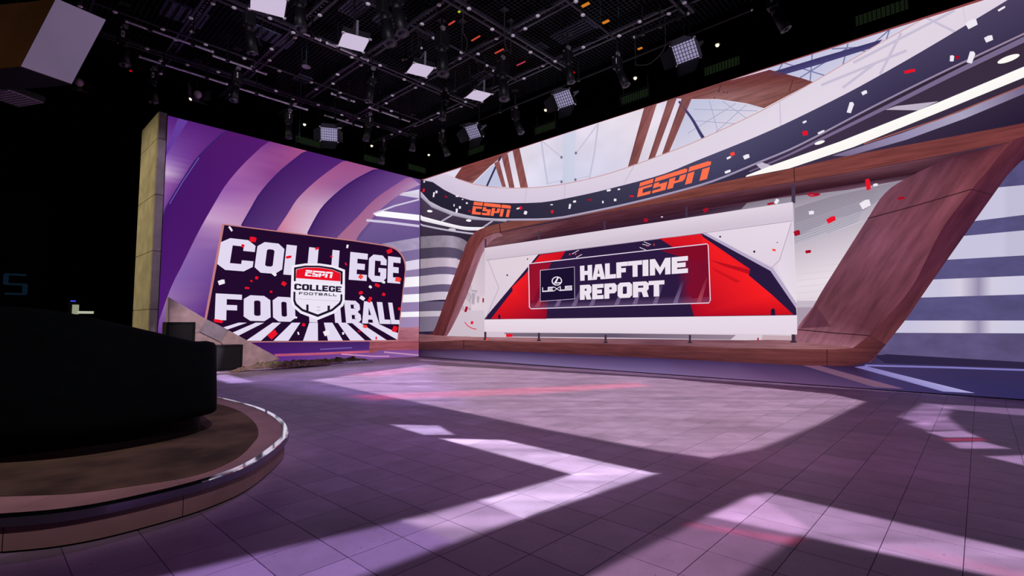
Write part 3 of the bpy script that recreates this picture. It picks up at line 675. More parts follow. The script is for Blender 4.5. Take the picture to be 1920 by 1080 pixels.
# soffit with light strips, left end
S.faces('soffit', [[(786, 366), (810, 384), (847, 400), (885, 409), (977, 414), (905, 440), (870, 470), (786, 470)]], [(70, 56, 80), (74, 60, 84), (66, 54, 78), (60, 48, 70), (60, 48, 70), (44, 34, 50), (40, 30, 46), (44, 34, 50)], 2)
S.strip('ring_band', [(786, 362), (810, 382), (847, 398), (885, 407), (950, 412)], [(786, 371), (810, 389), (847, 404), (885, 412), (950, 416)], (196, 188, 205), (150, 142, 162), 13)
S.strip('light_strip', c2([(786, 404), (835, 417), (872, 425), (912, 426)]), c2([(786, 413), (835, 424), (872, 431.5), (900, 432)]), (252, 250, 252), (225, 215, 230), 6)
S.line('light_strip', c2([(786, 421), (830, 430), (885, 438), (900, 438)]), 3.2, (188, 180, 200), 5)
for P in ([(850, 402), (828, 415)], [(924, 414), (905, 427)]): S.line('soffit_spoke', P, 3, (180, 170, 190), 5)
for x, y in ((806, 396), (879, 413.5)): S.ellipse('downlight', x, y, 5, 2.2, 5, (255, 252, 250), 6)
S.ellipse('downlight', 848, 430.5, 7, 2.4, 5, (205, 195, 205), 6)
# soffit, right end
S.faces('soffit', [[(1400, 316), (1500, 274), (1640, 201), (1765, 139), (1940, 58), (2900, -390), (2900, 90), (1940, 229), (1715, 271), (1590, 294), (1440, 323)]], [(60, 48, 72), (62, 48, 72), (54, 36, 52), (50, 34, 48), (54, 38, 50), (54, 38, 50), (34, 24, 46), (36, 26, 52), (44, 32, 56), (60, 48, 72), (64, 52, 76)], 2)
S.line('ring_band', c2([(1405, 322), (1480, 290), (1560, 251), (1680, 192), (1800, 132), (1950, 60)]), [2+.35*i for i in range(26)], (120, 105, 140), 3)
S.faces('soffit_spoke', [[(1660, 206), (1680, 199), (1760, 190), (1722, 207)]], (190, 178, 198), 4)
S.faces('soffit_spoke', [[(1415, 306), (1428, 304), (1450, 312), (1430, 320)]], (195, 185, 205), 4)
S.strip('light_strip', [(1400, 329), (1445, 311), (1575, 265.5), (1760, 192), (1920, 125), (2900, -290)], [(1398, 332), (1480, 316), (1600, 276), (1770, 207), (1920, 145.5), (2900, -250)], (255, 252, 248), (250, 246, 244), 5)
S.strip('silver_trim', [(1560, 292), (1690, 250), (1800, 210), (1920, 160), (2900, -230)], [(1590, 293), (1700, 262), (1810, 222), (1920, 176), (2900, -205)], [(120, 105, 140), (150, 140, 175), (170, 162, 190), (120, 105, 140), (100, 90, 125)], None, 4)
S.line('copper_trim', [(1620, 270), (1760, 224), (1920, 160.5)], 2.2, (160, 92, 84), 5)
S.ellipse('downlight', 1891, 110.5, 22, 5.5, -20, (255, 250, 246), 6)
S.ellipse('downlight', 1537, 267.5, 10, 3, -18, (255, 250, 246), 6)
# slatted wall left of the frame
for i, (a, b, c, k) in enumerate([(444, 466, (146, 134, 152), 'stone'), (466, 486, (82, 70, 94), ''), (486, 504, (190, 172, 190), ''), (504, 518, (104, 90, 122), ''), (518, 537, (205, 190, 208), ''), (537, 551, (102, 88, 120), ''), (551, 566, (205, 190, 208), ''), (566, 584, (108, 94, 124), ''), (584, 594, (210, 196, 212), ''), (594, 622, (136, 122, 148), '')]):
    up = -2.5 if a < 470 else (-4 if a < 560 else -1)
    A = c2([(786, a), (825, a+up), (852, a+up+1.5), (872, a+up+9), (885, a+up+22)], 4); B = c2([(786, b), (825, b+up), (852, b+up+1.5), (868, b+up+8), (882, b+up+22)], 4)
    g = grad([(0, tuple(v*.82 for v in c)), (.3, c), (.45, tuple(min(255, v*1.12) for v in c)), (.6, c), (1, tuple(v*.7 for v in c))], len(A))
    S.strip('wall_slat', A, B, g, None, 3, None, LED_STONE if k else LED_BRUSH)
# inside of the wooden frame: stand and white backdrop
S.faces('stand_backdrop', [[(907, 462), (1180, 412), (1440, 372), (1700, 333), (1640, 420), (1560, 520), (1510, 640), (1000, 640), (835, 632), (868, 570)]], [(200, 182, 196), (60, 36, 58), (150, 140, 158), (160, 152, 168), (214, 204, 216), (232, 220, 230), (215, 200, 214), (210, 190, 205), (205, 186, 200), (226, 208, 220)], 3)
S.faces('stand_floor', [[(850, 582), (909, 582), (909, 630), (836, 631)]], [(206, 190, 204), (210, 195, 208), (205, 188, 202), (202, 184, 198)], 4)
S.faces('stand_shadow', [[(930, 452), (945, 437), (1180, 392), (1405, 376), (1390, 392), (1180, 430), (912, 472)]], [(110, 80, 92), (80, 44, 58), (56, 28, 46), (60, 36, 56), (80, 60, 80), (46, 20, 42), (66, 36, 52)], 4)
S.strip('seat_rows', [(1490, 390), (1560, 368), (1640, 350), (1697, 337)], [(1490, 445), (1560, 412), (1620, 395), (1660, 366)], (146, 136, 152), (158, 150, 166), 4)
for k in range(9):
    S.line('seat_step', [(1490, 421+k*4.6), (1550, 401+k*4.6), (1625-k*2, 374+k*5)], 1.5, (168-k*2, 158, 174), 5)
S.line('seat_line', [(1490, 459), (1620, 414)], 2, (200, 190, 204), 5)
for k in range(9): S.line('wall_seam', [(1494, 478+k*12), (1590-k*8, 470+k*12.5)], .9, (214, 202, 214), 5)
S.faces('stand_floor', [[(1494, 564), (1532, 564), (1520, 582), (1494, 582)]], (196, 182, 196), 5)
S.faces('stand_floor', [[(1494, 576), (1526, 576), (1510, 606), (1494, 628)]], (170, 152, 170), 6)
for x, y, w_, h_ in ((888, 560, 7, 24), (897, 562, 5, 14), (890, 546, 12, 6)): S.faces('crest_mark', [[(x-w_/2, y-h_/2), (x+w_/2, y-h_/2+2), (x+w_/2-2, y+h_/2), (x-w_/2, y+h_/2-3)]], (178, 164, 178), 5)
# wooden frame
S.faces('frame_underside', [[(918, 440), (1085, 408), (1180, 391), (1330, 365), (1490, 340), (1665, 311), (1840, 279), (1740, 321), (1697, 337), (1590, 356), (1440, 374), (1405, 380), (1180, 416), (1000, 448), (912, 470), (905, 452)]],
        [(120, 74, 74), (96, 52, 60), (84, 44, 54), (96, 56, 64), (118, 76, 84), (112, 72, 82), (74, 40, 50), (54, 26, 36), (96, 68, 82), (112, 80, 94), (96, 62, 74), (60, 32, 46), (58, 28, 42), (70, 36, 48), (120, 82, 86), (128, 84, 84)], 7, None, LED_WOOD)
OL = c2([(926, 424), (905, 428), (888, 438), (876, 455), (867, 478), (840, 550), (822, 600), (812, 622), (800, 628)], 4)
IL = c2([(936, 436), (920, 440), (906, 450), (895, 466), (885, 492), (862, 553), (842, 606), (832, 630), (815, 634)], 4)
JL = c2([(944, 442), (930, 446), (918, 455), (908, 470), (899, 490), (876, 553), (855, 600), (838, 630), (830, 634)], 4)
S.strip('frame_leg', OL, IL, grad([(0, (122, 68, 60)), (.5, (108, 56, 52)), (1, (84, 40, 42))], len(OL)), None, 9, None, LED_PLANK)
S.strip('frame_leg', IL, JL, grad([(0, (140, 98, 98)), (.4, (146, 102, 104)), (1, (122, 74, 74))], len(IL)), grad([(0, (150, 110, 112)), (.4, (150, 108, 110)), (1, (118, 72, 74))], len(IL)), 9, None, LED_PLANK)
BT = [(908, 425.5), (977, 411), (1035, 398.5), (1110, 386), (1180, 374), (1240, 363), (1330, 346), (1490, 315), (1590, 292.5), (1715, 269.5), (1920, 231), (2900, 40)]
BB = [(915, 440), (985, 425), (1040, 414), (1110, 402), (1180, 391), (1240, 381), (1330, 366), (1490, 341), (1590, 324), (1715, 301), (1920, 262), (2900, 80)]
S.strip('frame_beam', BT, BB, grad([(0, (128, 76, 66)), (.3, (122, 66, 58)), (.6, (130, 72, 62)), (.8, (126, 66, 62)), (1, (116, 58, 58))], 12), None, 10, None, LED_WOOD, 'long reddish wooden top beam shown on the screen')
for P in ([(1489, 315), (1490, 342)], [(937, 420), (939, 437)]): S.line('frame_joint', P, 1.8, (66, 34, 36), 11)
S.line('beam_edge', [(BB[i][0], BB[i][1]) for i in range(12)], 1.2, (84, 44, 46), 11)
LL = [(1890, 268), (1780, 298), (1697, 336), (1657, 365), (1627, 410), (1545, 540), (1525, 575), (1497, 612), (1490, 640)]
LM = [(1900, 262), (1875, 290), (1850, 322), (1822, 355), (1765, 432), (1712, 535), (1665, 592), (1632, 627), (1600, 652)]
LR = [(2000, 230), (1940, 280), (1895, 322), (1862, 366), (1767, 500), (1722, 565), (1700, 597), (1660, 647), (1632, 680)]
nn = 40
ll, lm, lr = resample(c2(LL), nn), resample(c2(LM), nn), resample(c2(LR), nn)
S.strip('frame_leg', ll, lm, grad([(0, (92, 48, 52)), (.15, (70, 36, 46)), (.3, (104, 64, 72)), (.6, (118, 76, 84)), (.85, (100, 60, 66)), (1, (140, 96, 100))], nn), grad([(0, (118, 62, 62)), (.3, (124, 72, 74)), (.6, (116, 68, 76)), (.9, (92, 52, 56)), (1, (150, 104, 106))], nn), 12, None, LED_PLANK, 'slanted wooden frame leg shown on the screen')
S.strip('frame_leg_side', lm, lr, grad([(0, (96, 48, 54)), (.3, (88, 42, 54)), (.6, (76, 36, 48)), (1, (92, 50, 50))], nn), grad([(0, (80, 40, 52)), (.5, (74, 36, 50)), (1, (104, 58, 54))], nn), 12, None, LED_PLANK)
for P in ([(1627, 410), (1720, 385), (1822, 355), (1862, 366)], [(1497, 618), (1560, 624), (1628, 629), (1660, 646)]): S.line('frame_joint', P, 1.8, (54, 28, 36), 13)
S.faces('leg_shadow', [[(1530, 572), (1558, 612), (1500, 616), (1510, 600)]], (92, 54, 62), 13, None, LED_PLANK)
# bench
S.strip('bench_top', [(786, 626), (835, 630), (909, 632), (1240, 636), (1400, 638), (1500, 636), (1600, 648)], [(786, 641), (870, 637.5), (985, 641), (1240, 647), (1380, 652), (1480, 654.5), (1598, 655)],
        [(116, 74, 80), (165, 118, 118), (176, 130, 128), (112, 70, 82), (128, 84, 90), (150, 104, 106), (130, 84, 84)], [(130, 84, 84), (170, 118, 116), (150, 104, 106), (116, 74, 84), (150, 106, 110), (165, 116, 118), (140, 92, 90)], 10, None, LED_WOOD)
FT = [(786, 641), (870, 637.5), (985, 641), (1240, 647), (1380, 652), (1480, 654.5), (1560, 655), (1598, 653), (1618, 642), (1631, 628)]
FB = [(786, 656), (860, 655.5), (985, 660), (1240, 672), (1380, 679), (1505, 685), (1560, 686), (1600, 686), (1634, 676), (1661, 646)]
S.strip('bench_front', FT, FB, [(84, 44, 46), (112, 64, 62), (110, 60, 58), (104, 58, 58), (112, 62, 60), (118, 64, 62), (112, 60, 58), (104, 54, 54), (100, 52, 52), (96, 50, 50)], [(56, 30, 38), (84, 46, 52), (88, 46, 50), (84, 44, 48), (92, 48, 50), (98, 50, 50), (92, 46, 48), (84, 42, 46), (76, 38, 44), (78, 40, 46)], 13, None, LED_WOOD, 'low wooden bench front shown on the screen')
for P in ([(870, 638), (870, 655)], [(1551, 655), (1551, 686)]): S.line('frame_joint', P, 1.6, (56, 30, 36), 14)
# shown floor below the bench
S.strip('shown_floor', [(786, 655), (860, 655), (985, 660), (1240, 672), (1380, 679), (1505, 685), (1600, 686)], [(786, 674), (860, 680), (985, 688), (1240, 706), (1380, 714), (1505, 722), (1640, 730)],
        [(40, 18, 40), (62, 36, 70), (58, 38, 78), (62, 44, 88), (66, 46, 88), (60, 42, 78), (44, 24, 54)], [(62, 40, 70), (104, 82, 122), (124, 104, 150), (120, 98, 146), (118, 88, 130), (100, 70, 110), (80, 58, 100)], 4)
S.faces('shown_floor', [[(1600, 686), (1660, 664), (1940, 680), (2900, 735), (2900, 850), (1940, 750), (1640, 730)]], [(50, 32, 62), (62, 50, 88), (42, 36, 72), (42, 36, 72), (48, 44, 92), (46, 42, 90), (66, 52, 100)], 4)
S.faces('floor_stripe', [[(1505, 685), (1535, 685), (1695, 729), (1640, 726)]], [(116, 78, 104), (112, 74, 106), (124, 88, 116), (116, 84, 110)], 6)
S.faces('floor_stripe', [[(1602, 688), (1622, 686), (1828, 737), (1768, 734)]], [(120, 108, 172), (128, 116, 180), (176, 170, 222), (150, 144, 205)], 6)
S.line('floor_stripe', [(1622, 685), (1780, 689), (1940, 694.5)], 3.4, (126, 118, 188), 6)
S.faces('floor_dark_band', [[(1640, 668), (1662, 664), (1940, 680), (2900, 735), (2900, 760), (1940, 691), (1660, 681)]], (44, 36, 66), 5)
# slats right of the frame
def slat(y0r, y0l, xl0, y1r, y1l, xl1, c, k, m=None):
    g = (y0l-y0r)/(1920-xl0); h = (y1l-y1r)/(1920-xl1); xe = 2900
    xm = [xl0-60, xl0+10, 1800 if xl0 < 1780 else 1870, 1835 if xl0 < 1780 else 1880, 1860 if xl0 < 1780 else 1890, 1920, xe]
    A = [(x, y0r+g*(1920-x)) for x in xm]; B = [(x, y1r+h*(1920-x)) for x in xm]
    if k: cs = [(205, 198, 220), c, (214, 206, 224), (150, 140, 172), (210, 204, 224), (205, 202, 226), (190, 188, 216)]
    else: cs = [c]*4 + [tuple(v*.96 for v in c)]*3
    S.strip('wall_slat', A, B, cs, None, 3, None, m or LED)
SD = (88, 82, 128); SLt = (200, 196, 222)
slat(300, 318, 1880, 347, 352, 1865, SD, 0, LED_STONE)
slat(347, 352, 1865, 403, 413, 1840, SLt, 0)
slat(403, 413, 1840, 432, 442, 1812, SD, 0, LED_STONE)
slat(432, 442, 1812, 479, 487, 1777, SLt, 0)
slat(479, 487, 1777, 517, 524, 1752, SD, 0, LED_STONE)
slat(517, 524, 1752, 552, 558, 1727, SLt, 1)
slat(552, 558, 1727, 601, 601, 1697, SD, 0, LED_STONE)
slat(601, 601, 1697, 625, 624, 1680, SLt, 1)
slat(625, 624, 1680, 680, 666, 1660, (92, 82, 124), 0, LED_STONE)
# halftime board
bd = S.faces('report_board', [[(910, 465), (1487, 379), (1495, 627), (909, 622)]], [(214, 198, 214), (222, 206, 222), (226, 212, 228), (226, 212, 226)], 14, label='white framed board with the halftime report graphics')
sub = lambda nm, P, c, l, m=None: S.faces(nm, [P], c, l, bd, m or LED)
sub('board_rim', [(909, 465), (1487, 379), (1487.5, 412), (1318, 435), (1010, 474), (912, 487)], [(218, 202, 216), (226, 212, 226), (210, 196, 214), (206, 190, 208), (204, 188, 204), (206, 190, 206)], 15)
sub('board_bevel', [(912, 488), (1010, 477), (925, 585), (910, 600)], [(222, 206, 218), (226, 210, 222), (218, 202, 216), (220, 204, 216)], 15)
sub('board_bevel', [(1318, 438), (1484, 416), (1458, 502), (1445, 505)], [(226, 212, 226), (230, 216, 230), (224, 208, 224), (214, 198, 216)], 15)
sub('board_bevel', [(1484, 416), (1488, 412), (1494, 578), (1458, 502)], [(214, 200, 218), (226, 214, 228), (232, 220, 232), (230, 216, 230)], 15)
for P, w_ in (([(912, 488), (1010, 476), (1318, 437), (1487, 414)], 1.8), ([(1445, 504), (1462, 488), (1484, 418)], 1.5), ([(915, 487), (936, 540), (911, 598)], 1.3)): S.line('board_seam', P, w_, (186, 168, 188), 16, bd)
S.faces('board_sill', [[(909, 599), (1495, 591), (1495, 627), (909, 622)]], [(232, 218, 230), (232, 218, 232), (228, 212, 228), (226, 208, 222)], 17, bd)
SCR = [(1010, 477), (1317, 438), (1445, 506), (1493, 575), (1494, 591), (909, 599), (910, 596)]
sub('board_screen', SCR, (42, 26, 62), 16)
sub('screen_edge', [(1317, 438), (1323, 436), (1450, 503), (1495, 570), (1493, 578), (1445, 508)], (184, 168, 200), 17)
sub('red_sash', [(1013, 478), (1061, 471), (1040, 505), (1029, 560), (1025, 598), (921, 598), (962, 545), (961, 538), (985, 515)], [(220, 24, 38), (205, 16, 34), (190, 12, 34), (150, 12, 42), (140, 10, 40), (205, 18, 34), (240, 28, 34), (236, 26, 36), (240, 30, 36)], 18)
sub('red_sash', [(1237, 447.5), (1316, 439), (1318, 444), (1407, 505), (1404, 516), (1447, 552), (1488, 590), (1302, 593), (1285, 538), (1311, 494)], [(205, 20, 36), (228, 26, 36), (240, 30, 36), (236, 26, 36), (240, 28, 34), (250, 30, 34), (200, 14, 30), (170, 8, 36), (160, 10, 40), (196, 16, 36)], 18)
sub('sash_fold', [(1330, 487), (1407, 506), (1404, 514), (1360, 500)], (186, 16, 32), 19); sub('sash_fold', [(1335, 501), (1390, 528), (1380, 530), (1340, 508)], (206, 20, 32), 19)
sub('sash_notch', [(935, 590), (939, 590), (939, 598), (935, 598)], (34, 18, 54), 20)
sub('sash_notch', [(1446, 581), (1449.5, 578), (1453.5, 580), (1454, 591), (1445.5, 591)], (34, 18, 54), 20)
PAN = [(992, 495), (1327, 457.5), (1332.5, 568), (993, 579)]
pan = lambda u, v: homog(PAN)(u, v)
pg = []
cs = []
for j, v in enumerate((0, .72, .86, 1)):
    for i, u in enumerate((0, .09, .14, .86, .93, 1)): pg.append((u, v))
for (u, v) in pg:
    red = u < .1 or u > .9
    c = (126, 14, 46) if red else (44, 26, 64)
    if v > .9: c = tuple(a*.6+b*.4 for a, b in zip(c, (150, 125, 160)))
    cs.append(c)
pol = []; pc = []
for j in range(3):
    for i in range(5):
        q = [j*6+i, j*6+i+1, (j+1)*6+i+1, (j+1)*6+i]; pol.append([pan(*pg[k]) for k in q]); pc += [cs[k] for k in q]
S.faces('glass_card', pol, pc, 21, bd)
sub('card_red', [(1240, 470), (1326, 459), (1330, 490), (1312, 493)], (128, 12, 40), 22); sub('card_red', [(1313, 494), (1330, 492), (1332, 556), (1298, 560), (1288, 540)], (122, 14, 44), 22)
sub('card_red', [(995, 497), (1035, 492), (1008, 545), (1000, 566), (994, 560)], (150, 18, 44), 22)
for k, x in enumerate((1003, 1040, 1072, 1105, 1152, 1186, 1224, 1262, 1306)):
    sub('card_streak', [(x, 576-k*.9), (x+9, 575-k*.9), (x+22, 545-k*3), (x+18, 545-k*3)], [(120, 98, 140), (120, 98, 140), (52, 32, 70), (52, 32, 70)] if x not in (1003, 1306) else [(170, 70, 90), (170, 70, 90), (130, 20, 46), (130, 20, 46)], 23)
S.line('card_outline', [(994, 494.5), (1160, 476), (1326, 457.5), (1328.5, 460), (1331, 520), (1332.5, 563), (1330, 568), (1160, 573.5), (997, 579), (993.5, 576), (993, 540), (992, 496), (994, 494.5)], 1.7, (226, 212, 232), 24, bd, LED_SMALL)
sub('logo_tile', [(1014, 507), (1078, 500.5), (1078.5, 560.5), (1014, 565)], (28, 16, 48), 24)
S.line('tile_outline', [(1014, 507), (1078, 500.5), (1078.5, 560.5), (1014, 565), (1014, 507)], 1.2, (200, 185, 212), 25, bd, LED_SMALL)
S.ellipse('maker_emblem', 1045, 527, 9.8, 8.5, -4, (238, 228, 242), 25, bd, LED_SMALL, .80)
S.faces('maker_emblem', [[(1046.5, 519.5), (1049, 519.8), (1044.3, 529.6), (1053.2, 529), (1052.2, 531.2), (1040, 532), (1039.6, 530.6)]], (238, 228, 242), 25, bd, LED_SMALL)
words(S, [(1017.6, 539), (1073.5, 535.4), (1073.5, 544.2), (1017.6, 547.6)], [(0, .20), (.19, .38), (.37, .62), (.60, .79), (.80, 1)], 'LEXUS', (238, 228, 242), 25, bd, .13, .26, .1, .1)
words(S, [(1088.3, 498.8), (1290.6, 480), (1290.6, 511.7), (1088.9, 526.7)], [(0, .125), (.125, .255), (.255, .36), (.365, .475), (.477, .605), (.61, .662), (.675, .855), (.865, 1)], 'HALFTIME', (236, 226, 238), 25, bd, .38, .27)
words(S, [(1088.3, 534.8), (1246.5, 525.4), (1246.5, 555.2), (1088.3, 562.4)], [(0, .145), (.155, .295), (.305, .455), (.465, .635), (.645, .825), (.825, 1)], 'REPORT', (236, 226, 238), 25, bd, .38, .26, .17, .15)
for P in ([(1073, 476.5), (1086, 469)], [(1081, 483), (1092, 477)], [(1208, 453.5), (1221, 459)], [(1200, 464), (1212, 469)], [(1205, 458), (1218, 461)]): S.line('spark', P, 1.2, (220, 205, 228), 20, bd, LED_SMALL)
for x, y in ((1069, 477), (1080, 476.5), (1214, 461), (1227, 459)): S.ellipse('spark', x, y, 1.3, 2, 20, (210, 60, 60), 20, bd, LED_SMALL)
for P in ([(1488, 346), (1488, 381)], [(1287.5, 388), (1287.5, 408)], [(1134, 414), (1134, 430)], [(1011, 433), (1011, 449)], [(911, 448), (911, 466)]): S.line('board_post', P, 7 if P[0][0] == 1488 else 3.5, (70, 54, 76), 13)
for x, y in ((910.5, 622), (1011, 624), (1136, 628), (1294, 628), (1488, 627)):
    w_ = 7 if x > 1400 else 4
    S.line('board_foot', [(x, y), (x, y+13)], w_, (62, 44, 62), 14); S.line('board_foot', [(x-w_*.9, y+14), (x+w_*.9, y+14)], 2.6, (52, 36, 52), 14)
S.strip('bench_reflection', [(1430, 628), (1490, 630)], [(1428, 637), (1488, 638)], (196, 168, 178), None, 11)
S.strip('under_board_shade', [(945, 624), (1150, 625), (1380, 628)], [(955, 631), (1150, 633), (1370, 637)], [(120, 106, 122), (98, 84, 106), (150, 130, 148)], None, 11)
confetti(S, [(795, 357, 4, 7, 10, 'r'), (796, 341, 3, 3, 0, 'w'), (814, 365, 3, 10, 8, 'w'), (819, 360, 4, 5, 0, 'w'), (837, 369, 6, 3, 35, 'd'), (857, 395, 4, 8, 5, 'w'), (858, 368, 6, 3, 0, 'w'), (863, 389, 4, 5, 0, 'w'), (876, 381, 4, 3, 20, 'w'), (881, 396, 5, 4, 20, 'd'),
  (868, 374, 3, 2, 0, 'w'), (852, 385, 2, 5, 0, 'w'), (977, 390, 5, 6, 10, 'r'), (986, 399, 6, 7, 20, 'w'), (972, 391, 6, 3, -20, 'w'), (1036, 397, 5, 6, 0, 'r'), (1069, 387, 4, 10, 10, 'w'), (1078, 378, 6, 4, -10, 'w'), (1107, 375, 8, 3, 10, 'd'), (1142, 357, 8, 4, -10, 'w'),
  (1161, 355, 5, 3, -10, 'w'), (1185, 368, 8, 3, 5, 'r'), (1154, 375, 5, 5, 0, 'w'), (1131, 379, 3, 5, 0, 'w'), (1035, 384, 5, 2, 0, 'w'), (1374, 289, 9, 7, -25, 'o'), (1367, 296, 9, 4, -25, 'w'), (1400, 294, 12, 8, -20, 'w'), (1365, 322, 12, 5, -20, 'w'), (1510, 250, 10, 9, -10, 'r'), (1509, 229, 8, 4, -25, 'w'),
  (1595, 202, 9, 22, 18, 'w'), (1621, 174, 11, 7, -25, 'w'), (1706, 134, 22, 6, -12, 'r'), (1785, 110, 8, 12, 5, 'w'), (1795, 108, 8, 6, -10, 'd'), (1821, 108, 11, 24, 18, 'w'), (1854, 73, 16, 11, -20, 'w'), (1822, 45, 22, 14, -25, 'w'), (1878, 17, 16, 4, -30, 'w'), (1540, 248, 14, 4, -25, 'w')], 16)
confetti(S, [(1628, 346, 9, 22, -8, 'r'), (1642, 347, 9, 5, -10, 'w'), (1623, 383, 20, 14, -25, 'w'), (1559, 412, 18, 10, -25, 'r'), (1522, 399, 10, 7, -5, 'w'), (1528, 364, 22, 4, 5, 'd'), (1516, 472, 11, 6, -8, 'd'), (1495, 437, 12, 10, -15, 'd'), (1457, 378, 7, 10, 30, 'w'), (1446, 382, 14, 4, -10, 'd'), (1690, 372, 14, 5, -8, 'd'),
  (1324, 394, 10, 7, -25, 'd'), (1212, 413, 8, 7, 0, 'd'), (1242, 407, 4, 2, 0, 'w'), (875, 580, 5, 11, 18, 'd'), (886, 605, 5, 6, 20, 'r'), (907, 563, 3, 9, 0, 'd'), (956, 629, 13, 6, 0, 'r'), (1422, 636, 3, 6, 0, 'd'), (1452, 469, 7, 4, 15, 'o'), (914, 636, 4, 4, 0, 'o'), (1351, 444, 4, 3, 15, 'k'), (1415, 472, 4, 4, 0, 'k'), (952, 516, 3, 3, 0, 'k'), (990, 486, 2, 3, 20, 'k'), (1458, 455, 2, 2, 0, 'k')], 26)
S.line('streamer', c2([(872, 604), (878, 611), (887, 616), (894, 617)], 4), 1.6, (225, 40, 60), 16)
S.line('streamer', c2([(1514, 364), (1522, 368), (1535, 366)], 4), 3, (190, 20, 50), 26)

# ================================================================== real things on the studio floor
# pillar closing the left video wall
PL = root('pillar', 'tall concrete clad pillar at the left end of the purple video wall', 'pillar', (XC-.9, 2.86, 0))
pz = [6.22] + [at_x(297, y, XC).z for y in (259, 365, 471, 580)] + [.0]
MB().box((0, 0, 3.1), (1.72, .13, 6.2)).build('core', BLACK, PL)
for a, b in zip(pz, pz[1:]):
    bevel(MB().box((.885, 0, (a+b)/2), (.06, .17, a-b-.012)).build('panel', CONCRETE, PL), .004)
    bevel(MB().box((-.0, -.075, (a+b)/2), (1.705, .03, a-b-.012)).build('panel', CONCRETE, PL), .004)
MB().box((.9, .086, 3.1), (.05, .012, 6.18)).build('edge_trim', BLACK, PL)

# triangular concrete slab in front of it
TX = -13.75
tri = root('triangular_slab', 'grey triangular concrete slab leaning down to the floor before the purple screen', 'slab', (TX, 4.2, 0))
def prism(yz, x0, x1):
    n = len(yz); m = MB(); v = [(x0, y-4.2, z) for y, z in yz]+[(x1, y-4.2, z) for y, z in yz]
    return m.add(v, [tuple(range(n)), tuple(range(2*n-1, n-1, -1))]+[(i, (i+1) % n, n+(i+1) % n, n+i) for i in range(n)])
def yz(px):
    return [((p := at_x(x, y, TX)).y, max(p.z, 0)) for x, y in px]
A0 = at_x(316, 557, TX); 
prism([(A0.y, A0.z), (5.78, 0.0), (A0.y, 0.0)], -.14, -.004).build('core', CONCRETE, tri)
T1 = surf('concrete_slab_light', (168, 142, 142), .85, var=.2, scale=5, bump=.1); T2 = surf('concrete_slab_grey', (142, 130, 138), .85, var=.2, scale=5, bump=.1)
prism(yz([(317, 560), (386, 599), (372, 622), (317, 640)]), -.004, .012).build('panel', T1, tri)
prism(yz([(388, 599), (427, 618), (413, 641), (374, 622)]), -.004, .014).build('panel', T2, tri)
prism(yz([(428, 619), (526, 673), (455, 700), (414, 642)]), -.004, .012).build('panel', T1, tri)
prism(yz([(317, 642), (372, 623), (413, 643), (453, 700), (317, 700)]), -.004, .012).build('panel', T1, tri)
CASE = surf('black_case_board', (9, 6, 7), .55, var=.2, spec=.3)
def case(label, y0, y1, h, x=-13.3, d=.34):
    c = root('equipment_case', label, 'case', (x, (y0+y1)/2, 0)); w_ = y1-y0
    bevel(MB().box((-d/2, 0, h/2), (d, w_, h)).build('body', CASE, c), .008)
    for s in (-1, 1): MB().box((.006, s*(w_/2-.02), h/2), (.012, .04, h)).build('edge_trim', BLACK, c)
    for z in (.02, h-.02): MB().box((.006, 0, z), (.012, w_-.085, .04)).build('edge_trim', BLACK, c)
    MB().box((.004, 0, h/2), (.006, w_-.1, h-.1)).build('front_panel', CASE, c)
case('tall black case standing against the triangular slab', 2.93, 3.50, 1.17)
case('long low black case before the triangular slab', 3.515, 4.54, .62)

# crumpled tarpaulin along the wall foot
def cloth(name, label, cat, path, width, hgt, mat, nu=90, nv=12, seed=1):
    rnd = random.Random(seed); P = cr([(*p, 0) for p in path], 30); P = [P[int(i*(len(P)-1)/(nu-1))] for i in range(nu)]
    ph = [(rnd.uniform(1, 9), rnd.uniform(2, 14), rnd.uniform(0, 6), rnd.uniform(.4, 1)) for _ in range(9)]
    m = MB(); v = []; f = []
    for i in range(nu):
        d = (P[min(i+1, nu-1)]-P[max(i-1, 0)]).normalized(); nrm = Vector((-d.y, d.x, 0)); u = i/(nu-1)
        env = min(1, 6*u, 6*(1-u))
        for j in range(nv):
            t = j/(nv-1); w_ = (t-.5)*width*(.7+.5*math.sin(9*u+seed)*.5+rnd.uniform(-.06, .06))
            z = 0
            for a, b, c, k in ph: z += k*abs(math.sin(a*6.3*u+b*t+c))
            z = max(.004, hgt*env*(z/5)*math.sin(math.pi*(.04+.92*t))**.5*(.6+.8*rnd.random()*.5))
            v.append(P[i]+nrm*w_+Vector((rnd.uniform(-.02, .02), rnd.uniform(-.02, .02), z)))
    b0 = v[0].copy(); b0.z = 0; v = [p-b0 for p in v]
    for i in range(nu-1):
        for j in range(nv-1): f.append((i*nv+j, i*nv+j+1, (i+1)*nv+j+1, (i+1)*nv+j))
    m.add(v, f); o = m.build(name, mat, None, b0); return tag(o, label, cat)
OLIVE = surf('olive_tarpaulin', (112, 106, 74), .9, var=.45, scale=7, bump=.3)
BROWN = surf('brown_tarpaulin', (132, 108, 96), .9, var=.35, scale=8, bump=.3)
cloth('tarpaulin', 'crumpled olive tarpaulin heaped along the foot of the purple screen', 'tarpaulin', [(-13.32, 4.66), (-13.4, 5.4), (-13.45, 6.8), (-13.5, 8.3)], .42, .17, OLIVE, seed=3)
cloth('tarpaulin', 'flat brown tarpaulin spread below the triangular slab', 'tarpaulin', [(-12.85, 4.15), (-12.9, 4.9), (-12.95, 5.9), (-13.05, 6.7)], .44, .16, BROWN, seed=8)
cloth('plastic_sheet', 'thin strip of crumpled white plastic beside the olive tarpaulin', 'plastic sheet', [(-12.98, 7.0), (-13.0, 7.6), (-13.1, 8.1)], .10, .09, surf('white_plastic_film', (205, 215, 230), .3), 40, 5, 5)

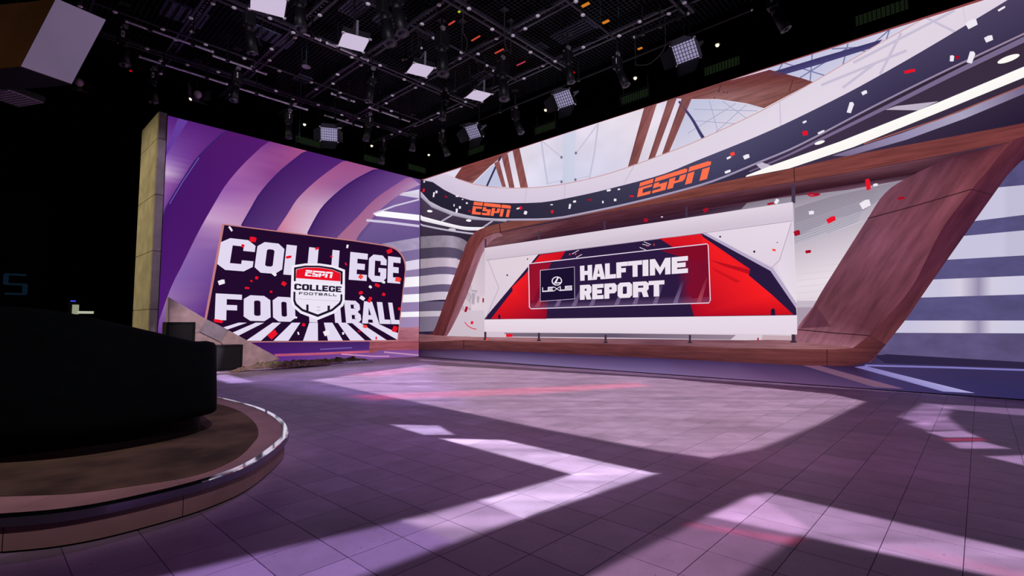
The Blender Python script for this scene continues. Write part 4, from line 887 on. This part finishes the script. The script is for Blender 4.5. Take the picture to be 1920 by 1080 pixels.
# round platform with carpet and curved sofa
PH = .19
OUT = [(-3.56, .13), (-3.41, .41), (-3.40, .72), (-3.48, 1.06), (-3.70, 1.38), (-4.25, 1.81), (-4.68, 2.0), (-5.23, 2.15), (-5.93, 2.24), (-6.67, 2.24), (-7.4, 2.17), (-8.3, 1.9), (-8.9, 1.3), (-9.0, .5), (-8.7, -.4), (-7.9, -1.05), (-6.8, -1.3), (-5.6, -1.2), (-4.6, -.85), (-3.95, -.35)]
CARP = [(-4.0, .12), (-3.75, .42), (-3.66, .68), (-3.63, 1.0), (-3.86, 1.30), (-4.27, 1.56), (-4.60, 1.72), (-5.15, 1.88), (-5.9, 2.0), (-6.67, 2.0), (-7.3, 1.92), (-8.1, 1.68), (-8.6, 1.2), (-8.72, .5), (-8.45, -.25), (-7.8, -.82), (-6.75, -1.06), (-5.7, -.97), (-4.85, -.68), (-4.3, -.28)]
PC = Vector((-6.2, .5, 0))
def loop(pts, n=8): return [v-PC for v in cr([(*p, 0) for p in pts], n, True)]
def inset(L, d):
    n = len(L); out = []
    for i in range(n):
        t = (L[(i+1) % n]-L[i-1]).normalized(); out.append(L[i]+Vector((-t.y, t.x, 0))*d)
    return out
def orient(L):
    a = sum(L[i-1].x*L[i].y-L[i].x*L[i-1].y for i in range(len(L))); return L if a > 0 else L[::-1]
lo = orient(loop(OUT)); lc = orient(loop(CARP))
up = lambda L, z: [Vector((p.x, p.y, z)) for p in L]
PF = root('stage_platform', 'low rounded stage platform with chrome rim at lower left', 'platform', PC)
STONE = surf('pink_stone', (168, 132, 130), .6, var=.14, scale=4)
BAND = surf('satin_metal_band', (150, 140, 165), .22, .85, var=.05)
nseg = 7; N = len(lo); cutl = [0, 20, 44, 70, 96, 118, 140, N]
for a, b in zip(cutl, cutl[1:]):                                        # riser cladding, slab by slab
    idx = [i % N for i in range(a, b+1)]
    m = MB(); q = inset(lo, .03); p0 = [q[i] for i in idx]
    e0 = (p0[1]-p0[0])*min(.5, .004/max((p0[1]-p0[0]).length, .01)); p0[0] = p0[0]+e0
    m.loft([up(p0, .012), up(p0, .135)], closed=False, caps=False); m.build('riser_slab', STONE, PF)
MB().loft([up(inset(lo, .045), .0), up(inset(lo, .045), .14)], caps=True).build('core', BLACK, PF)
MB().loft([up(inset(lo, .02), .137), up(inset(lo, .0), .139), up(inset(lo, .0), .183)], caps=False).build('metal_band', BAND, PF, smooth=False)
MB().loft([up(inset(lo, .0), .183), up(inset(lo, .003), .1895), up(inset(lo, .048), .1905), up(inset(lo, .050), .184)], caps=False).build('chrome_rim', CHROME, PF)
li = inset(lo, .049)
for a, b in zip(cutl, cutl[1:]):                                        # stone ring, slab by slab
    idx = [i % N for i in range(a, b+1)]
    inner = []
    for i in idx:
        inner.append(min(lc, key=lambda p: (p-li[i]).length))
    o_ = [li[i].copy() for i in idx]; o_[0] = o_[0].lerp(o_[1], .03); inner[0] = inner[0].lerp(inner[1], .03)
    m = MB(); m.loft([up(o_, .150), up(o_, .186), up(inner, .186)], closed=False, caps=False); m.build('ring_slab', STONE, PF)
CARPET = surf('worn_brown_carpet', (122, 100, 84), .95, var=.4, scale=2.2, bump=.2, spec=.05, c2=(66, 56, 50))
MB().loft([up(lc, .15), up(lc, .192), up(inset(lc, .012), .196)], caps=True).build('carpet', CARPET, PF)

VELVET = surf('dark_teal_velvet', (5, 9, 12), .9, var=.3, scale=9, spec=.06)
SF = root('curved_sofa', 'tall dark teal curved sofa back on the rounded platform', 'sofa', (-5.6, .4, PH+.008))
SO = [(-6.1, 1.36, .95), (-5.35, 1.38, .96), (-5.06, 1.32, .975), (-4.94, 1.2, .985), (-4.83, .95, 1.06), (-4.78, .68, 1.14), (-4.81, .46, 1.21), (-4.91, .25, 1.245), (-5.07, .06, 1.25), (-5.35, -.18, 1.25), (-5.8, -.42, 1.25), (-6.4, -.55, 1.25)]
SB = Vector((-5.6, .4, PH+.008))
so = [Vector(p) for p in cr(SO, 6)]
def soff(d):
    out = []
    for i, p in enumerate(so):
        t = so[min(i+1, len(so)-1)]-so[max(i-1, 0)]; t.z = 0; t.normalize(); out.append(p+Vector((t.y, -t.x, 0))*(-d))
    return out
zz = lambda L, f: [Vector((p.x, p.y, f(p.z)))-SB for p in L]
# cross-section from outer foot over the rounded top to the inner side
rings = [zz(soff(-.0), lambda z: .375), zz(soff(-.02), lambda z: .365), zz(soff(.0), lambda z: .42), zz(soff(.005), lambda z: z-.06), zz(soff(.015), lambda z: z-.02), zz(soff(.04), lambda z: z), zz(soff(.10), lambda z: z+.004), zz(soff(.15), lambda z: z-.01), zz(soff(.17), lambda z: z-.04), zz(soff(.19), lambda z: .45)]
rings = rings[2:]
sec = [[r[i] for r in [zz(soff(.0), lambda z: .362)]+rings+[zz(soff(.19), lambda z: .362)]] for i in range(len(so))]
MB().loft(sec, closed=True, caps=True).build('backrest', VELVET, SF, smooth=True)
seat_in = zz(soff(.18), lambda z: .0)
cy = Vector((-6.15, .45, 0))-SB; cy.z = 0
m = MB(); r0 = [Vector((p.x, p.y, .36-PH)) for p in seat_in]; r1 = [Vector((p.x, p.y, .60-PH)) for p in seat_in]
m.loft([r0, r1], closed=True, caps=True); bevel(m.build('seat', VELVET, SF), .03)
PLN = surf('dark_red_plinth', (16, 4, 6), .6, var=.2, spec=.1)
pl = zz(soff(.07), lambda z: PH+.008); pb = zz(soff(.07), lambda z: .362)
m = MB(); m.loft([pl, pb], closed=True, caps=True); m.build('plinth', PLN, SF)

# hanging scenic header, upper left
hx = -6.0
hc = [at_x(39, 125, hx), at_x(105, -2, hx), at_x(198, 38, hx), at_x(134, 158, hx)]
HB = Vector((hx, .45, hc[0].z))
hd = root('hanging_header', 'pale slanted end of a dark curved header hanging over the platform', 'header', HB)
LILAC = surf('pale_painted_board', (205, 194, 214), .6, var=.06, scale=2)
AMBER = surf('amber_lit_board', (120, 84, 52), .7, var=.2, scale=2)  # warm light on the inner side put into the board colour
NAVYB = surf('dark_soffit_board', (40, 40, 58), .6, var=.15, scale=2)
steps = []
for k in range(13):
    a = math.radians(31+k*2.4); steps.append(steps[-1]+Vector((-math.cos(a), -math.sin(a), 0))*.28 if steps else Vector((0, 0, 0)))
def hface(name, i, j, mat):
    m = MB(); m.loft([[hc[i]-HB+s_, hc[j]-HB+s_] for s_ in steps], closed=False, caps=False); o = m.build(name, mat, hd)
    sm = o.modifiers.new('thick', 'SOLIDIFY'); sm.thickness = .012; sm.offset = 0
hface('inner_side', 0, 1, AMBER); hface('underside', 3, 0, NAVYB); hface('outer_side', 2, 3, BLACK); hface('top', 1, 2, BLACK)
m = MB(); nrm = Vector((1, 0, 0)); m.loft([[p-HB+nrm*.012 for p in hc], [p-HB-nrm*.012 for p in hc]]); m.build('end_cap', LILAC, hd)

# far dark side: small lit cabinet and a dim number sign
fx = -19.22
P0, P1 = at_x(126, 590, fx), at_x(146, 568, fx)
fc = root('electrical_cabinet', 'small pale lit cabinet with a blue light on the far dark wall', 'cabinet', ((fx, (P0.y+P1.y)/2, P0.z)))
wy, hz = P1.y-P0.y, P1.z-P0.z
MB().box((-.05, 0, hz/2), (.2, wy, hz)).build('body', surf('olive_metal', (96, 104, 84), .5), fc)
MB().box((.055, .06, hz/2-.02), (.01, wy*.68, hz*.8)).build('lit_front', glow('cabinet_glow', (150, 156, 132), .9), fc)
MB().box((.03, 0, hz+.05), (.06, wy*.5, .035)).build('status_light', glow('blue_status', (70, 80, 235), .9), fc)
MB().box((.02, wy/2+.18, .07), (.12, .36, .07)).build('tray', glow('tray_glow', (185, 190, 165), .9), fc)
q = [at_x(x, y, -19.38) for x, y in ((11, 515), (47, 515), (11, 533), (47, 533), (11, 551), (47, 551))]
dg = root('number_sign', 'faint teal outline of a digit on the far dark wall', 'sign', (-19.38, q[4].y, q[4].z))
TEAL = glow('teal_sign', (9, 22, 34), 1.0)
for name, a, b in (('stroke', 0, 1), ('stroke', 0, 2), ('stroke', 2, 3), ('stroke', 3, 5), ('stroke', 4, 5)):
    v = q[b]-q[a]; c = (q[a]+q[b])/2-Vector((-19.38, q[4].y, q[4].z))
    MB().box(c, (.02, max(abs(v.y), .055)+.05, max(abs(v.z), .055))).build(name, TEAL, dg)

# ================================================================== lighting grid overhead
HANG = 7.19                                     # underside of the wire mesh, where lamps are hung from
def plate(t, x, y, z): MB().box((x, y, HANG-z-.002), (.15, .15, .008)).build('top_plate', RIG, t)
RAIL = surf('grid_rail_metal', (66, 62, 76), .4, .5, var=.15)
DOT = surf('white_marker_disc', (250, 248, 252), .5, var=.02)
def truss(axis, c, a, b, label):
    """ladder rail of two parallel tubes with rungs and white pipe caps underneath"""
    mid = (a+b)/2
    loc = (c, mid, GRID_Z) if axis == 'y' else (mid, c, GRID_Z+.078)
    t = root('ladder_truss', label, 'truss', loc, 'ladder trusses of the lighting grid')
    L = b-a; v = (lambda s, o, z: (o, s, z)) if axis == 'y' else (lambda s, o, z: (s, o, z))
    for o in (-.075, .075):
        d = (.045, L, .05) if axis == 'y' else (L, .045, .05)
        MB().box(v(0, o, 0), d).build('rail', RAIL, t)
    rung = MB().box((0, 0, 0), (.11, .02, .02) if axis == 'y' else (.02, .11, .02)).mesh('rung')
    cap = MB().sphere((0, 0, 0), .046, 10, 6, .5).mesh('tracking_dot', True)
    n = int(L/.62)
    for k in range(n):
        s = -L/2+.3+k*.62
        link('rung', rung, RAIL, t, v(s, 0, 0))
        if axis == 'x' and min(abs(mid+s+.18+.1*math.sin(k*2.3)-x_) for x_ in (-3.75, -6.75, -9.75, -12.75)) < .2: continue
        link('tracking_dot', cap, DOT, t, v(s+.18+.1*math.sin(k*2.3), -.075 if k % 2 else .075, -.030))
    m = MB()
    for k in range(int(L/.11)): m.box(v(-L/2+.06+k*.11, .02, .035), (.018, .035, .012))
    tag(m.build('rung_holes', STEEL, t), kind='stuff')
    return t
for k, x in enumerate((-3.75, -6.75, -9.75, -12.75)):
    truss('y', x, .6, 9.0, ('%s ladder truss running toward the long screen, counted from the right' % ORD[k]))
for k, y in enumerate((8.73, 7.21, 5.69, 4.17, 2.65, 1.13)):
    truss('x', y, -14.4, -1.0, '%s ladder truss crossing the ceiling, counted from the long screen' % ORD[k])
# wire mesh ceiling above the trusses
MESHW = surf('mesh_wire', (58, 56, 68), .4, .7)
m = MB()
for k in range(153): m.box((-14.4+k*.088, 4.8, 7.20), (.007, 10, .006))
for k in range(112): m.box((-7.7, -.1+k*.088, 7.206), (13.5, .007, .006))
wm = m.build('wire_mesh_ceiling', MESHW); tag(wm, 'fine black wire mesh stretched over the lighting grid', 'wire mesh', kind='stuff')
# single bars between the trusses
for k, (x, y0, y1) in enumerate(((-5.2, 5.0, 8.7), (-7.86, 2.8, 8.6), (-11.5, 1.2, 8.6))):
    t = root('grid_bar', '%s single dotted bar between the ladder trusses, counted from the right' % ORD[k], 'pipe', (x, y0, GRID_Z-.045), 'single bars of the grid')
    MB().tube((0, 0, 0), (0, y1-y0, 0), .022, 8).build('tube', RAIL, t)
    cap = MB().sphere((0, 0, 0), .046, 10, 6, .5).mesh('tracking_dot', True)
    for j in range(int((y1-y0)/.75)): link('tracking_dot', cap, DOT, t, (0, .3+j*.75, -.03))
# hanging pipes
def pipe(label, a, b, r=.024, drops=3):
    a, b = Vector(a), Vector(b); t = root('lighting_pipe', label, 'pipe', a, 'pipes hung below the grid')
    MB().tube((0, 0, 0), b-a, r, 10).build('tube', STEEL if r > .02 else RIG, t, smooth=False)
    for e in (Vector((0, 0, 0)), b-a): MB().sphere(e, r*1.25, 8, 5).build('end_cap', WHITE, t)
    for k in range(drops):
        p = (b-a)*((k+.5)/drops); MB().tube(p, p+Vector((0, 0, HANG-a.z)), .012, 6).build('hanger', RIG, t)
        MB().box(p, (.07, .07, .07)).build('clamp', RIG, t)
PZ = 6.62
for i, (lab, p, q) in enumerate([
    ('bright pipe end nearest the hanging header', (238, 40), (398, 97)), ('thin pipe below the header pipe, left side', (262, 106), (425, 158)), ('pipe from the left spotlights toward the purple screen', (446, 164), (575, 206)),
    ('pipe crossing beside the round disc lamp', (394, 112), (506, 132)), ('upper pipe leading to the second softlight', (570, 62), (600, 75.5)), ('pipe just left of the third softlight', (613, 81), (690, 113)),
    ('pipe above the purple screen, middle', (622, 176), (664, 190)), ('pipe above the corner of the screens', (694, 201), (766, 228)), ('low pipe over the purple screen toward the corner', (610, 216), (678, 238))]):
    a, b = at_z(*p, PZ), at_z(*q, PZ); x = (a.x+b.x)/2; a.x = b.x = x
    pipe(lab, a, b, drops=1 if i == 4 else 2)
for lab, p, q in [('pipe carrying the barn door lights along the long screen', (860, 226), (1400, 5)), ('short pipe beside the fourth softlight', (820, 165), (900, 120)), ('short pipe right of the third softlight', (756, 112), (790, 90)), ('short pipe above the right barn door light', (1190, 70), (1290, 25))]:
    a, b = at_z(*p, PZ), at_z(*q, PZ); y = (a.y+b.y)/2
    if abs(y-8.73) < .3: y = 9.06
    if abs(y-7.21) < .2: y = 7.45
    a.y = b.y = y
    pipe(lab, a, b, .02)

def frame_to(n, upv=(0, 0, 1)):
    """rotation whose -Z looks along n"""
    return Vector(n).to_track_quat('-Z', 'Y').to_matrix()
SOFT = glow('softlight_diffuser', (202, 186, 214), 1.0)
GRIDF = glow('eggcrate_diffuser', (150, 142, 178), 1.0)
YOKE = surf('yoke_grey_metal', (150, 142, 158), .4, .5)
def yoke(t, R, w, h, top):
    for s in (-1, 1): MB().box(R @ Vector((s*(w/2+.02), 0, h/2)), (.016, .04, h), R).build('yoke_arm', YOKE, t)
    MB().box(R @ Vector((0, 0, h)), (w+.06, .04, .016), R).build('yoke_bar', YOKE, t)
    p = R @ Vector((0, 0, h)); MB().tube(p, p+Vector((0, 0, max(.05, top-p.z))), .014, 6).build('hanger', RIG, t); plate(t, p.x, p.y, HANG-top)
def softlight(px, py, label, w=.42, l=.46, z=6.36, n=(-.06, .02, -1)):
    p = at_z(px, py, z); t = root('softlight', label, 'softlight', p, 'softlight panels in the grid'); R = frame_to(n) @ Matrix.Rotation(math.radians(90), 3, 'Z')
    R = Matrix.Rotation(0, 3, 'Z') @ R
    bevel(MB().box(R @ Vector((0, 0, .06)), (l, w, .1), R).build('body', RIG, t), .01)
    MB().box(R @ Vector((0, 0, .004)), (l*.95, w*.93, .008), R).build('diffuser', SOFT, t)
    for a in (-1, 1):
        for b in (-1, 1): MB().box(R @ Vector((a*l*.48, b*w*.48, -.004)), (.05, .05, .02), R).build('corner_clip', WHITE, t)
    yoke(t, R, l, .26, HANG-p.z)
for k, (px, py, s) in enumerate([(503, 8, 1.2), (663, 80, 1.08), (788, 132, 1.0), (897, 180, 1.0)]):
    softlight(px, py, '%s lit white softlight panel in the row, counted from upper left' % ORD[k], .46*s, .56*s)
def barndoor(px, py, label, n, z=6.3, s=1.0):
    p = at_z(px, py, z); t = root('barn_door_light', label, 'studio light', p, 'barn door lights before the screens'); R = frame_to(n)
    w, h = .46*s, .38*s
    bevel(MB().box(R @ Vector((0, 0, .07)), (w, h, .12), R).build('body', RIG, t), .01)
    MB().box(R @ Vector((0, 0, .004)), (w*.92, h*.9, .008), R).build('diffuser', GRIDF, t)
    m = MB()
    for k in range(7): m.box(R @ Vector(((k-3)*w*.13, 0, -.006)), (.008, h*.9, .014), R)
    for k in range(5): m.box(R @ Vector((0, (k-2)*h*.18, -.006)), (w*.92, .008, .014), R)
    m.build('eggcrate', RIG, t)
    for a, b in ((1, 0), (-1, 0), (0, 1), (0, -1)):
        ex = Vector((a*w/2, b*h/2, 0)); o = Vector((a*.14, b*.14, -.26)); e = Vector((b*w/2, a*h/2, 0))
        q = [ex-e, ex+e, ex+e*.72+o, ex-e*.72+o]; q2 = [v_-Vector((a, b, 0))*.006 for v_ in q]
        m = MB(); m.loft([[R @ v_ for v_ in q], [R @ v_ for v_ in q2]]); m.build('barn_door', RIG, t)
    for a in (-1, 1):
        for b in (-1, 1): MB().box(R @ Vector((a*w*.5, b*h*.5, 0)), (.035, .035, .03), R).build('corner_clip', WHITE, t)
    MB().box(R @ Vector((0, h/2+.01, .0)), (w*.9, .012, .02), R).build('frame_bar', STEEL, t)
    yoke(t, R, w, .30, HANG-p.z)
barndoor(617, 252, 'square eggcrate light hanging before the purple screen', (.75, -.45, -.5))
barndoor(888, 247, 'barn door light nearest the corner of the screens', (.1, -.75, -.65))
barndoor(1057, 186, 'barn door light in the middle of the long screen', (.05, -.75, -.65))
barndoor(1285, 97, 'largest barn door light at upper right before the long screen', (0, -.75, -.66), s=1.02)
def spotlight(px, py, label, tilt=(0, 0, -1), z=6.3, s=1.0, lab=True, group='black spotlights in the grid'):
    p = at_z(px, py, z); t = root('spotlight', label, 'spotlight', p, group); d = Vector(tilt).normalized()
    top = Vector((0, 0, .16*s))
    bevel(MB().box(top+Vector((0, 0, .08*s)), (.17*s, .17*s, .24*s)).build('housing', RIG, t), .02)
    m = MB(); m.tube(top, top+d*.14*s, .055*s, 12, .075*s); m.tube(top+d*.14*s, top+d*.46*s, .078*s, 14, .085*s); m.build('barrel', RIG, t, smooth=True)
    m = MB(); m.tube(top+d*.455*s, top+d*.475*s, .092*s, 14); m.build('front_ring', DARKMETAL, t)
    MB().sphere(top+d*.44*s, .07*s, 10, 6, 1).build('lens', surf('glass_lens', (30, 30, 44), .08, .2, spec=.8), t, smooth=True)
    MB().tube(top+Vector((0, 0, .18*s)), (0, 0, HANG-p.z), .016, 6).build('hanger', RIG, t); plate(t, 0, 0, p.z)
    for s_ in (-1, 1): MB().box(top+Vector((s_*.07, -.04, .215*s)), (.03, .03, .05)).build('steel_clip', STEEL, t)
    MB().box(top+Vector((0, .03, .30*s)), (.05, .09, .06)).build('pipe_clamp', YOKE, t)
    if lab:
        f = (Vector((0, 0, CAM_H))-p); f.z = 0; f.normalize(); R = Matrix(((f.y, f.x, 0), (-f.x, f.y, 0), (0, 0, 1)))
        MB().box(top+Vector((0, 0, .10*s))+f*.0875*s, (.056, .004, .12), R).build('paper_label', surf('paper_label_white', (235, 230, 238), .7), t)
        MB().box(top+Vector((0, 0, .10*s))+f*.0905*s, (.03, .003, .05), R).build('label_print', surf('label_print', (110, 100, 115), .7), t)
SP = [(229, 92, (.1, .1, -1)), (285, 165, (0, .1, -1)), (443, 165, (0, -.1, -1)), (541, 238, (.1, 0, -1)), (697, 165, (-.1, -.1, -1)), (692, 244, (0, -.2, -1)), (717, 288, (.1, -.1, -1)), (829, 273, (.3, .2, -1)), (966, 232, (.4, .1, -1)), (1158, 140, (.4, .1, -1)), (1449, 30, (.4, .2, -1))]
for k, (px, py, tl) in enumerate(SP): spotlight(px, py, 'black spotlight with white paper label, %s from the left' % ORD[k], tl)
SP2 = [(466, 62, (-.1, .2, -1), 1.1), (720, 45, (.2, .1, -1), 1.3), (742, 25, (.2, .1, -1), 1.3), (828, 105, (.1, 0, -1), 1.3), (942, 155, (.1, 0, -1), 1.3), (834, 200, (-.2, 0, -1), 1.0), (775, 262, (-.1, 0, -1), 1.0), (562, 22, (.1, 0, -1), 1.1), (1065, 128, (.1, .1, -1), 1.0)]
for k, (px, py, tl, s) in enumerate(SP2): spotlight(px, py, 'plain black moving spotlight without label, %s in the grid from the left' % ORD[sorted(x[0] for x in SP2).index(px)], tl, 6.45, s, False, 'unlabelled black spotlights')
# fresnel lamps with pale round lenses
def fresnel(px, py, label, z=6.35):
    p = at_z(px, py, z); p.x -= .22 if px > 300 else 0; t = root('fresnel_lamp', label, 'studio light', p, 'round lens lamps at upper left')
    MB().tube((-.16, -.02, .02), (0, 0, 0), .11, 14, .09).build('body', RIG, t)
    MB().sphere((.02, 0, 0), .085, 14, 9).build('lens', surf('pale_lens', (226, 190, 214), .25, spec=.6), t, smooth=True)
    for q in ([(.02, -.12, .1), (.02, -.12, -.1), (.2, -.24, -.12), (.2, -.24, .14)], [(.02, .12, .1), (.02, .12, -.1), (.2, .22, -.12), (.2, .22, .12)], [(.02, -.11, -.12), (.02, .11, -.12), (.2, .16, -.25), (.2, -.16, -.25)]):
        m = MB(); m.loft([q, [(a-.006, b, c-.004) for a, b, c in q]]); m.build('barn_door', DARKMETAL, t)
    MB().tube((-.08, 0, .08), (-.08, 0, HANG-p.z), .014, 6).build('hanger', RIG, t); plate(t, -.08, 0, p.z)
fresnel(148, 155, 'round lens lamp just right of the hanging header'); fresnel(376, 172, 'round lens lamp above the left end of the purple screen')
# small warm work lamps
WARM = glow('warm_bulb', (255, 240, 205), 1.6)
def worklamp(p, label):
    t = root('work_lamp', label, 'lamp', p, 'small warm lamps above the screens')
    MB().tube((0, 0, .0), (0, 0, .05), .075, 12, .02).build('shade', surf('tin_shade', (150, 145, 140), .3, .7), t)
    MB().sphere((0, 0, -.008), .042, 10, 6).build('bulb', WARM, t, smooth=True)
    MB().tube((0, 0, .05), (0, 0, 9.49-p.z), .007, 5).build('cord', RIG, t)
for k, (px, py) in enumerate([(358, 185), (571, 233), (697, 273), (804, 290), (1023, 206), (1191, 146), (1345, 84)]):
    p = at_x(px, py, -14.9) if px < 790 else at_y(px, py, 11.2)
    worklamp(p, 'small glowing warm lamp above the screens, %s from the left' % ORD[k])
# ventilation grilles above the screens; an added glowing sheet imitates greenish light on them
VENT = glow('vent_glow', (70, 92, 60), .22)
def vent(px, py, label, w=.85, h=.26, left=False):
    p = at_x(px, py, -15.1) if left else at_y(px, py, 11.5)
    t = root('ventilation_grille', label, 'grille', p, 'green lit grilles above the screens')
    R = Matrix.Rotation(math.radians(90), 3, 'Z') if left else Matrix.Identity(3)
    MB().box(R @ Vector((0, .03 if not left else .03, 0)), (w, .02, h), R).build('glow_sheet', VENT, t)
    for s in (-1, 1): MB().box(R @ Vector((s*w/2, 0, 0)), (.04, .06, h), R).build('frame', BLACK, t)
    for s in (-1, 1): MB().box(R @ Vector((0, 0, s*h/2)), (w, .06, .04), R).build('frame', BLACK, t)
    sl = MB().box((0, 0, 0), (w, .010, .012), R).mesh('slat')
    for k in range(7): link('slat', sl, BLACK, t, (0, 0, -h/2+(k+.8)*h/7.6))
    for s in (-1, 1): q_ = R @ Vector((s*w*.42, .045, h/2)); MB().tube(q_, (q_.x, q_.y, 9.49-p.z), .01, 5).build('hanger', RIG, t)
    br = MB().box((0, 0, 0), (.014, .008, h), R).mesh('slat')
    for k in range(11): link('slat', br, BLACK, t, tuple(R @ Vector((-w/2+(k+1)*w/12, 0, 0))))
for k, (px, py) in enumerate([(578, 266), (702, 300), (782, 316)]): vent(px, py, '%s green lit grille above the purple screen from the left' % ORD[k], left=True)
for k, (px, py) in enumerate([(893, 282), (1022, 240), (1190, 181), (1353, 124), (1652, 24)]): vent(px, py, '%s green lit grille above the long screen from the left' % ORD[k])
# air diffusers and panels above the mesh
GREYP = surf('grey_air_panel', (120, 128, 160), .5, var=.2)
def diffuser(px, py, w, l, label):
    p = at_z(px, py, 7.9); t = root('air_diffuser', label, 'air diffuser', p, 'grey air panels above the mesh')
    MB().box((0, 0, .03), (l, w, .04)).build('plate', GREYP, t)
    for k in range(5): MB().box((0, -w/2+w*(k+.5)/5, 0), (l*.96, w*.06, .03)).build('vane', RIG, t)
    for s in (-1, 1): MB().tube((s*l*.4, 0, .05), (s*l*.4, 0, 9.49-p.z), .008, 5).build('hanger', RIG, t)
for px, py, w, l, lab in [(1076, 62, .5, 1.0, 'bright grey air panel behind the mesh, centre right'), (1010, 92, .3, .4, 'small grey air panel left of the bright one'), (510, 72, .9, .5, 'long grey air panel behind the left truss'), (672, 10, .4, 1.0, 'grey air panel at the top edge behind the mesh'),
    (730, 38, .5, .6, 'bluish air panel behind the upper moving spotlights'), (800, 68, .25, .3, 'tiny blue air panel above the third softlight'), (568, 150, .4, .4, 'square grey air panel above the labelled spotlight'), (905, 145, .4, .5, 'blue grey air panel near the fourth softlight'), (345, 30, .8, .7, 'dim grey air panel at upper left')]:
    diffuser(px, py, w, l, lab)
# round disc lamp, rod, cables, coloured tags
p = at_z(540, 112, 6.5); p.y = 4.48; t = root('disc_lamp', 'round grey disc lamp on a thin rod in the grid', 'lamp', p)
MB().tube((0, 0, 0), (0, 0, .1), .1, 18).build('drum', RIG, t); MB().tube((0, 0, -.012), (0, 0, 0), .085, 18).build('disc', surf('grey_disc', (150, 132, 158), .5), t); MB().tube((0, 0, .1), (0, 0, HANG-p.z), .010, 6).build('rod', surf('teal_rod', (70, 110, 120), .4, .4), t)
a = [at_x(563, 203, -14.6), at_x(561, 258, -14.6), at_x(548, 279, -14.6)]
m = MB(); m.path([q-a[0] for q in [Vector((a[0].x, a[0].y, 9.49))]+a], .02, 6); t = m.build('conduit', surf('blue_conduit', (70, 92, 112), .4, .4), None, a[0]); tag(t, 'thin bent blue conduit dropping behind the purple screen', 'conduit')
CB = surf('black_cable', (40, 40, 48), .5)
for lab, P in [('cable looping beside the third softlight', [(868, 60), (876, 78), (873, 95), (866, 98)]), ('cable loop above the fourth softlight', [(926, 176), (934, 166), (941, 168), (943, 180)]), ('cable drooping right of the centre truss', [(1192, 122), (1216, 120), (1240, 100), (1248, 82)]), ('cable bundle at the truss crossing', [(946, 78), (950, 92), (958, 101)]), ('cable hanging by the left labelled spotlight', [(492, 44), (486, 58), (484, 72), (490, 86)])]:
    P = [at_z(x, y, 6.55+.05*math.sin(i*2)) for i, (x, y) in enumerate(P)]; P = cr(P, 5); b = P[0].copy()
    P = [Vector((P[0].x, P[0].y, HANG))]+P+[Vector((P[-1].x, P[-1].y, HANG))]
    m = MB(); m.path([q-b for q in P], .009, 5)
    for q in (P[0], P[-1]): m.box(q-b-Vector((0, 0, .005)), (.14, .14, .008))
    tag(m.build('cable', CB, None, b, True), 'thin black '+lab, 'cable', 'cables in the grid')
for px, lab in ((1126, 'left'), (1160, 'right')):
    b = at_z(px, 66 if px > 1140 else 40, 7.25); m = MB(); m.tube((0, 0, 0), (0, 0, 9.49-b.z), .012, 5); o = m.build('drop_rod', surf('teal_rod', (70, 110, 120), .4, .4), None, b); tag(o, '%s of two thin teal rods hanging at upper right' % lab, 'rod', 'teal rods')
TG = {'o': glow('amber_tag_glow', (225, 130, 40), .8), 'r': glow('red_marker', (215, 75, 62), .7), 'p': glow('pink_marker', (200, 60, 90), .7), 'R': glow('red_led', (205, 10, 22), .8), 'y': glow('lime_led', (190, 205, 30), .8)}  # amber ones are tags, their brightness given as glow
for k, (px, py, l, w, c, lab) in enumerate([(1098, 9, .16, .06, 'o', 'glowing amber tag at the top right of the grid'), (1136, 41, .14, .06, 'o', 'glowing amber tag beside the teal rods'), (1200, 91, .10, .05, 'o', 'dim glowing amber tag by the long pipe'), (847, 43, .18, .03, 'r', 'thin red light bar in the centre cell'), (892, 72, .26, .03, 'r', 'longer thin red light bar right of the centre cell'),
    (936, 96, .26, .03, 'r', 'thin orange red light bar by the truss crossing'), (977, 119, .26, .025, 'p', 'thin pink light bar near the long screen'), (1075, 136, .06, .06, 'R', 'round red indicator light on the cable bundle'), (861, 22, .04, .04, 'y', 'tiny lime indicator light at the top centre'), (245, 133, .05, .05, 'R', 'tiny red indicator light at far left')]):
    p = at_z(px, py, 7.145)
    t = root('glow_marker', lab, 'marker light', p, 'coloured marker lights in the grid')
    MB().box((0, 0, 0), (l, w, .02)).build('lens', TG[c], t); MB().box((0, 0, .02), (l*1.1, w*1.2, .02)).build('housing', RIG, t)
# perforated lamp glimpsed under the header
p = at_z(18, 182, 4.4); t = root('perforated_panel_lamp', 'perforated lamp corner peeking out below the hanging header', 'studio light', p, None, math.radians(28))
bevel(MB().box((0, 0, .05), (.55, .55, .09)).build('body', RIG, t), .01); MB().box((0, 0, .0), (.52, .52, .01)).build('diffuser', surf('lamp_face', (190, 170, 196), .5), t)
hole = MB().tube((0, 0, -.008), (0, 0, -.004), .018, 8).mesh('hole')
for i in range(9):
    for j in range(9): link('hole', hole, BLACK, t, ((i-4)*.056, (j-4)*.056, 0))
MB().tube((0, 0, .09), (0, 0, HANG-p.z), .014, 6).build('hanger', RIG, t)
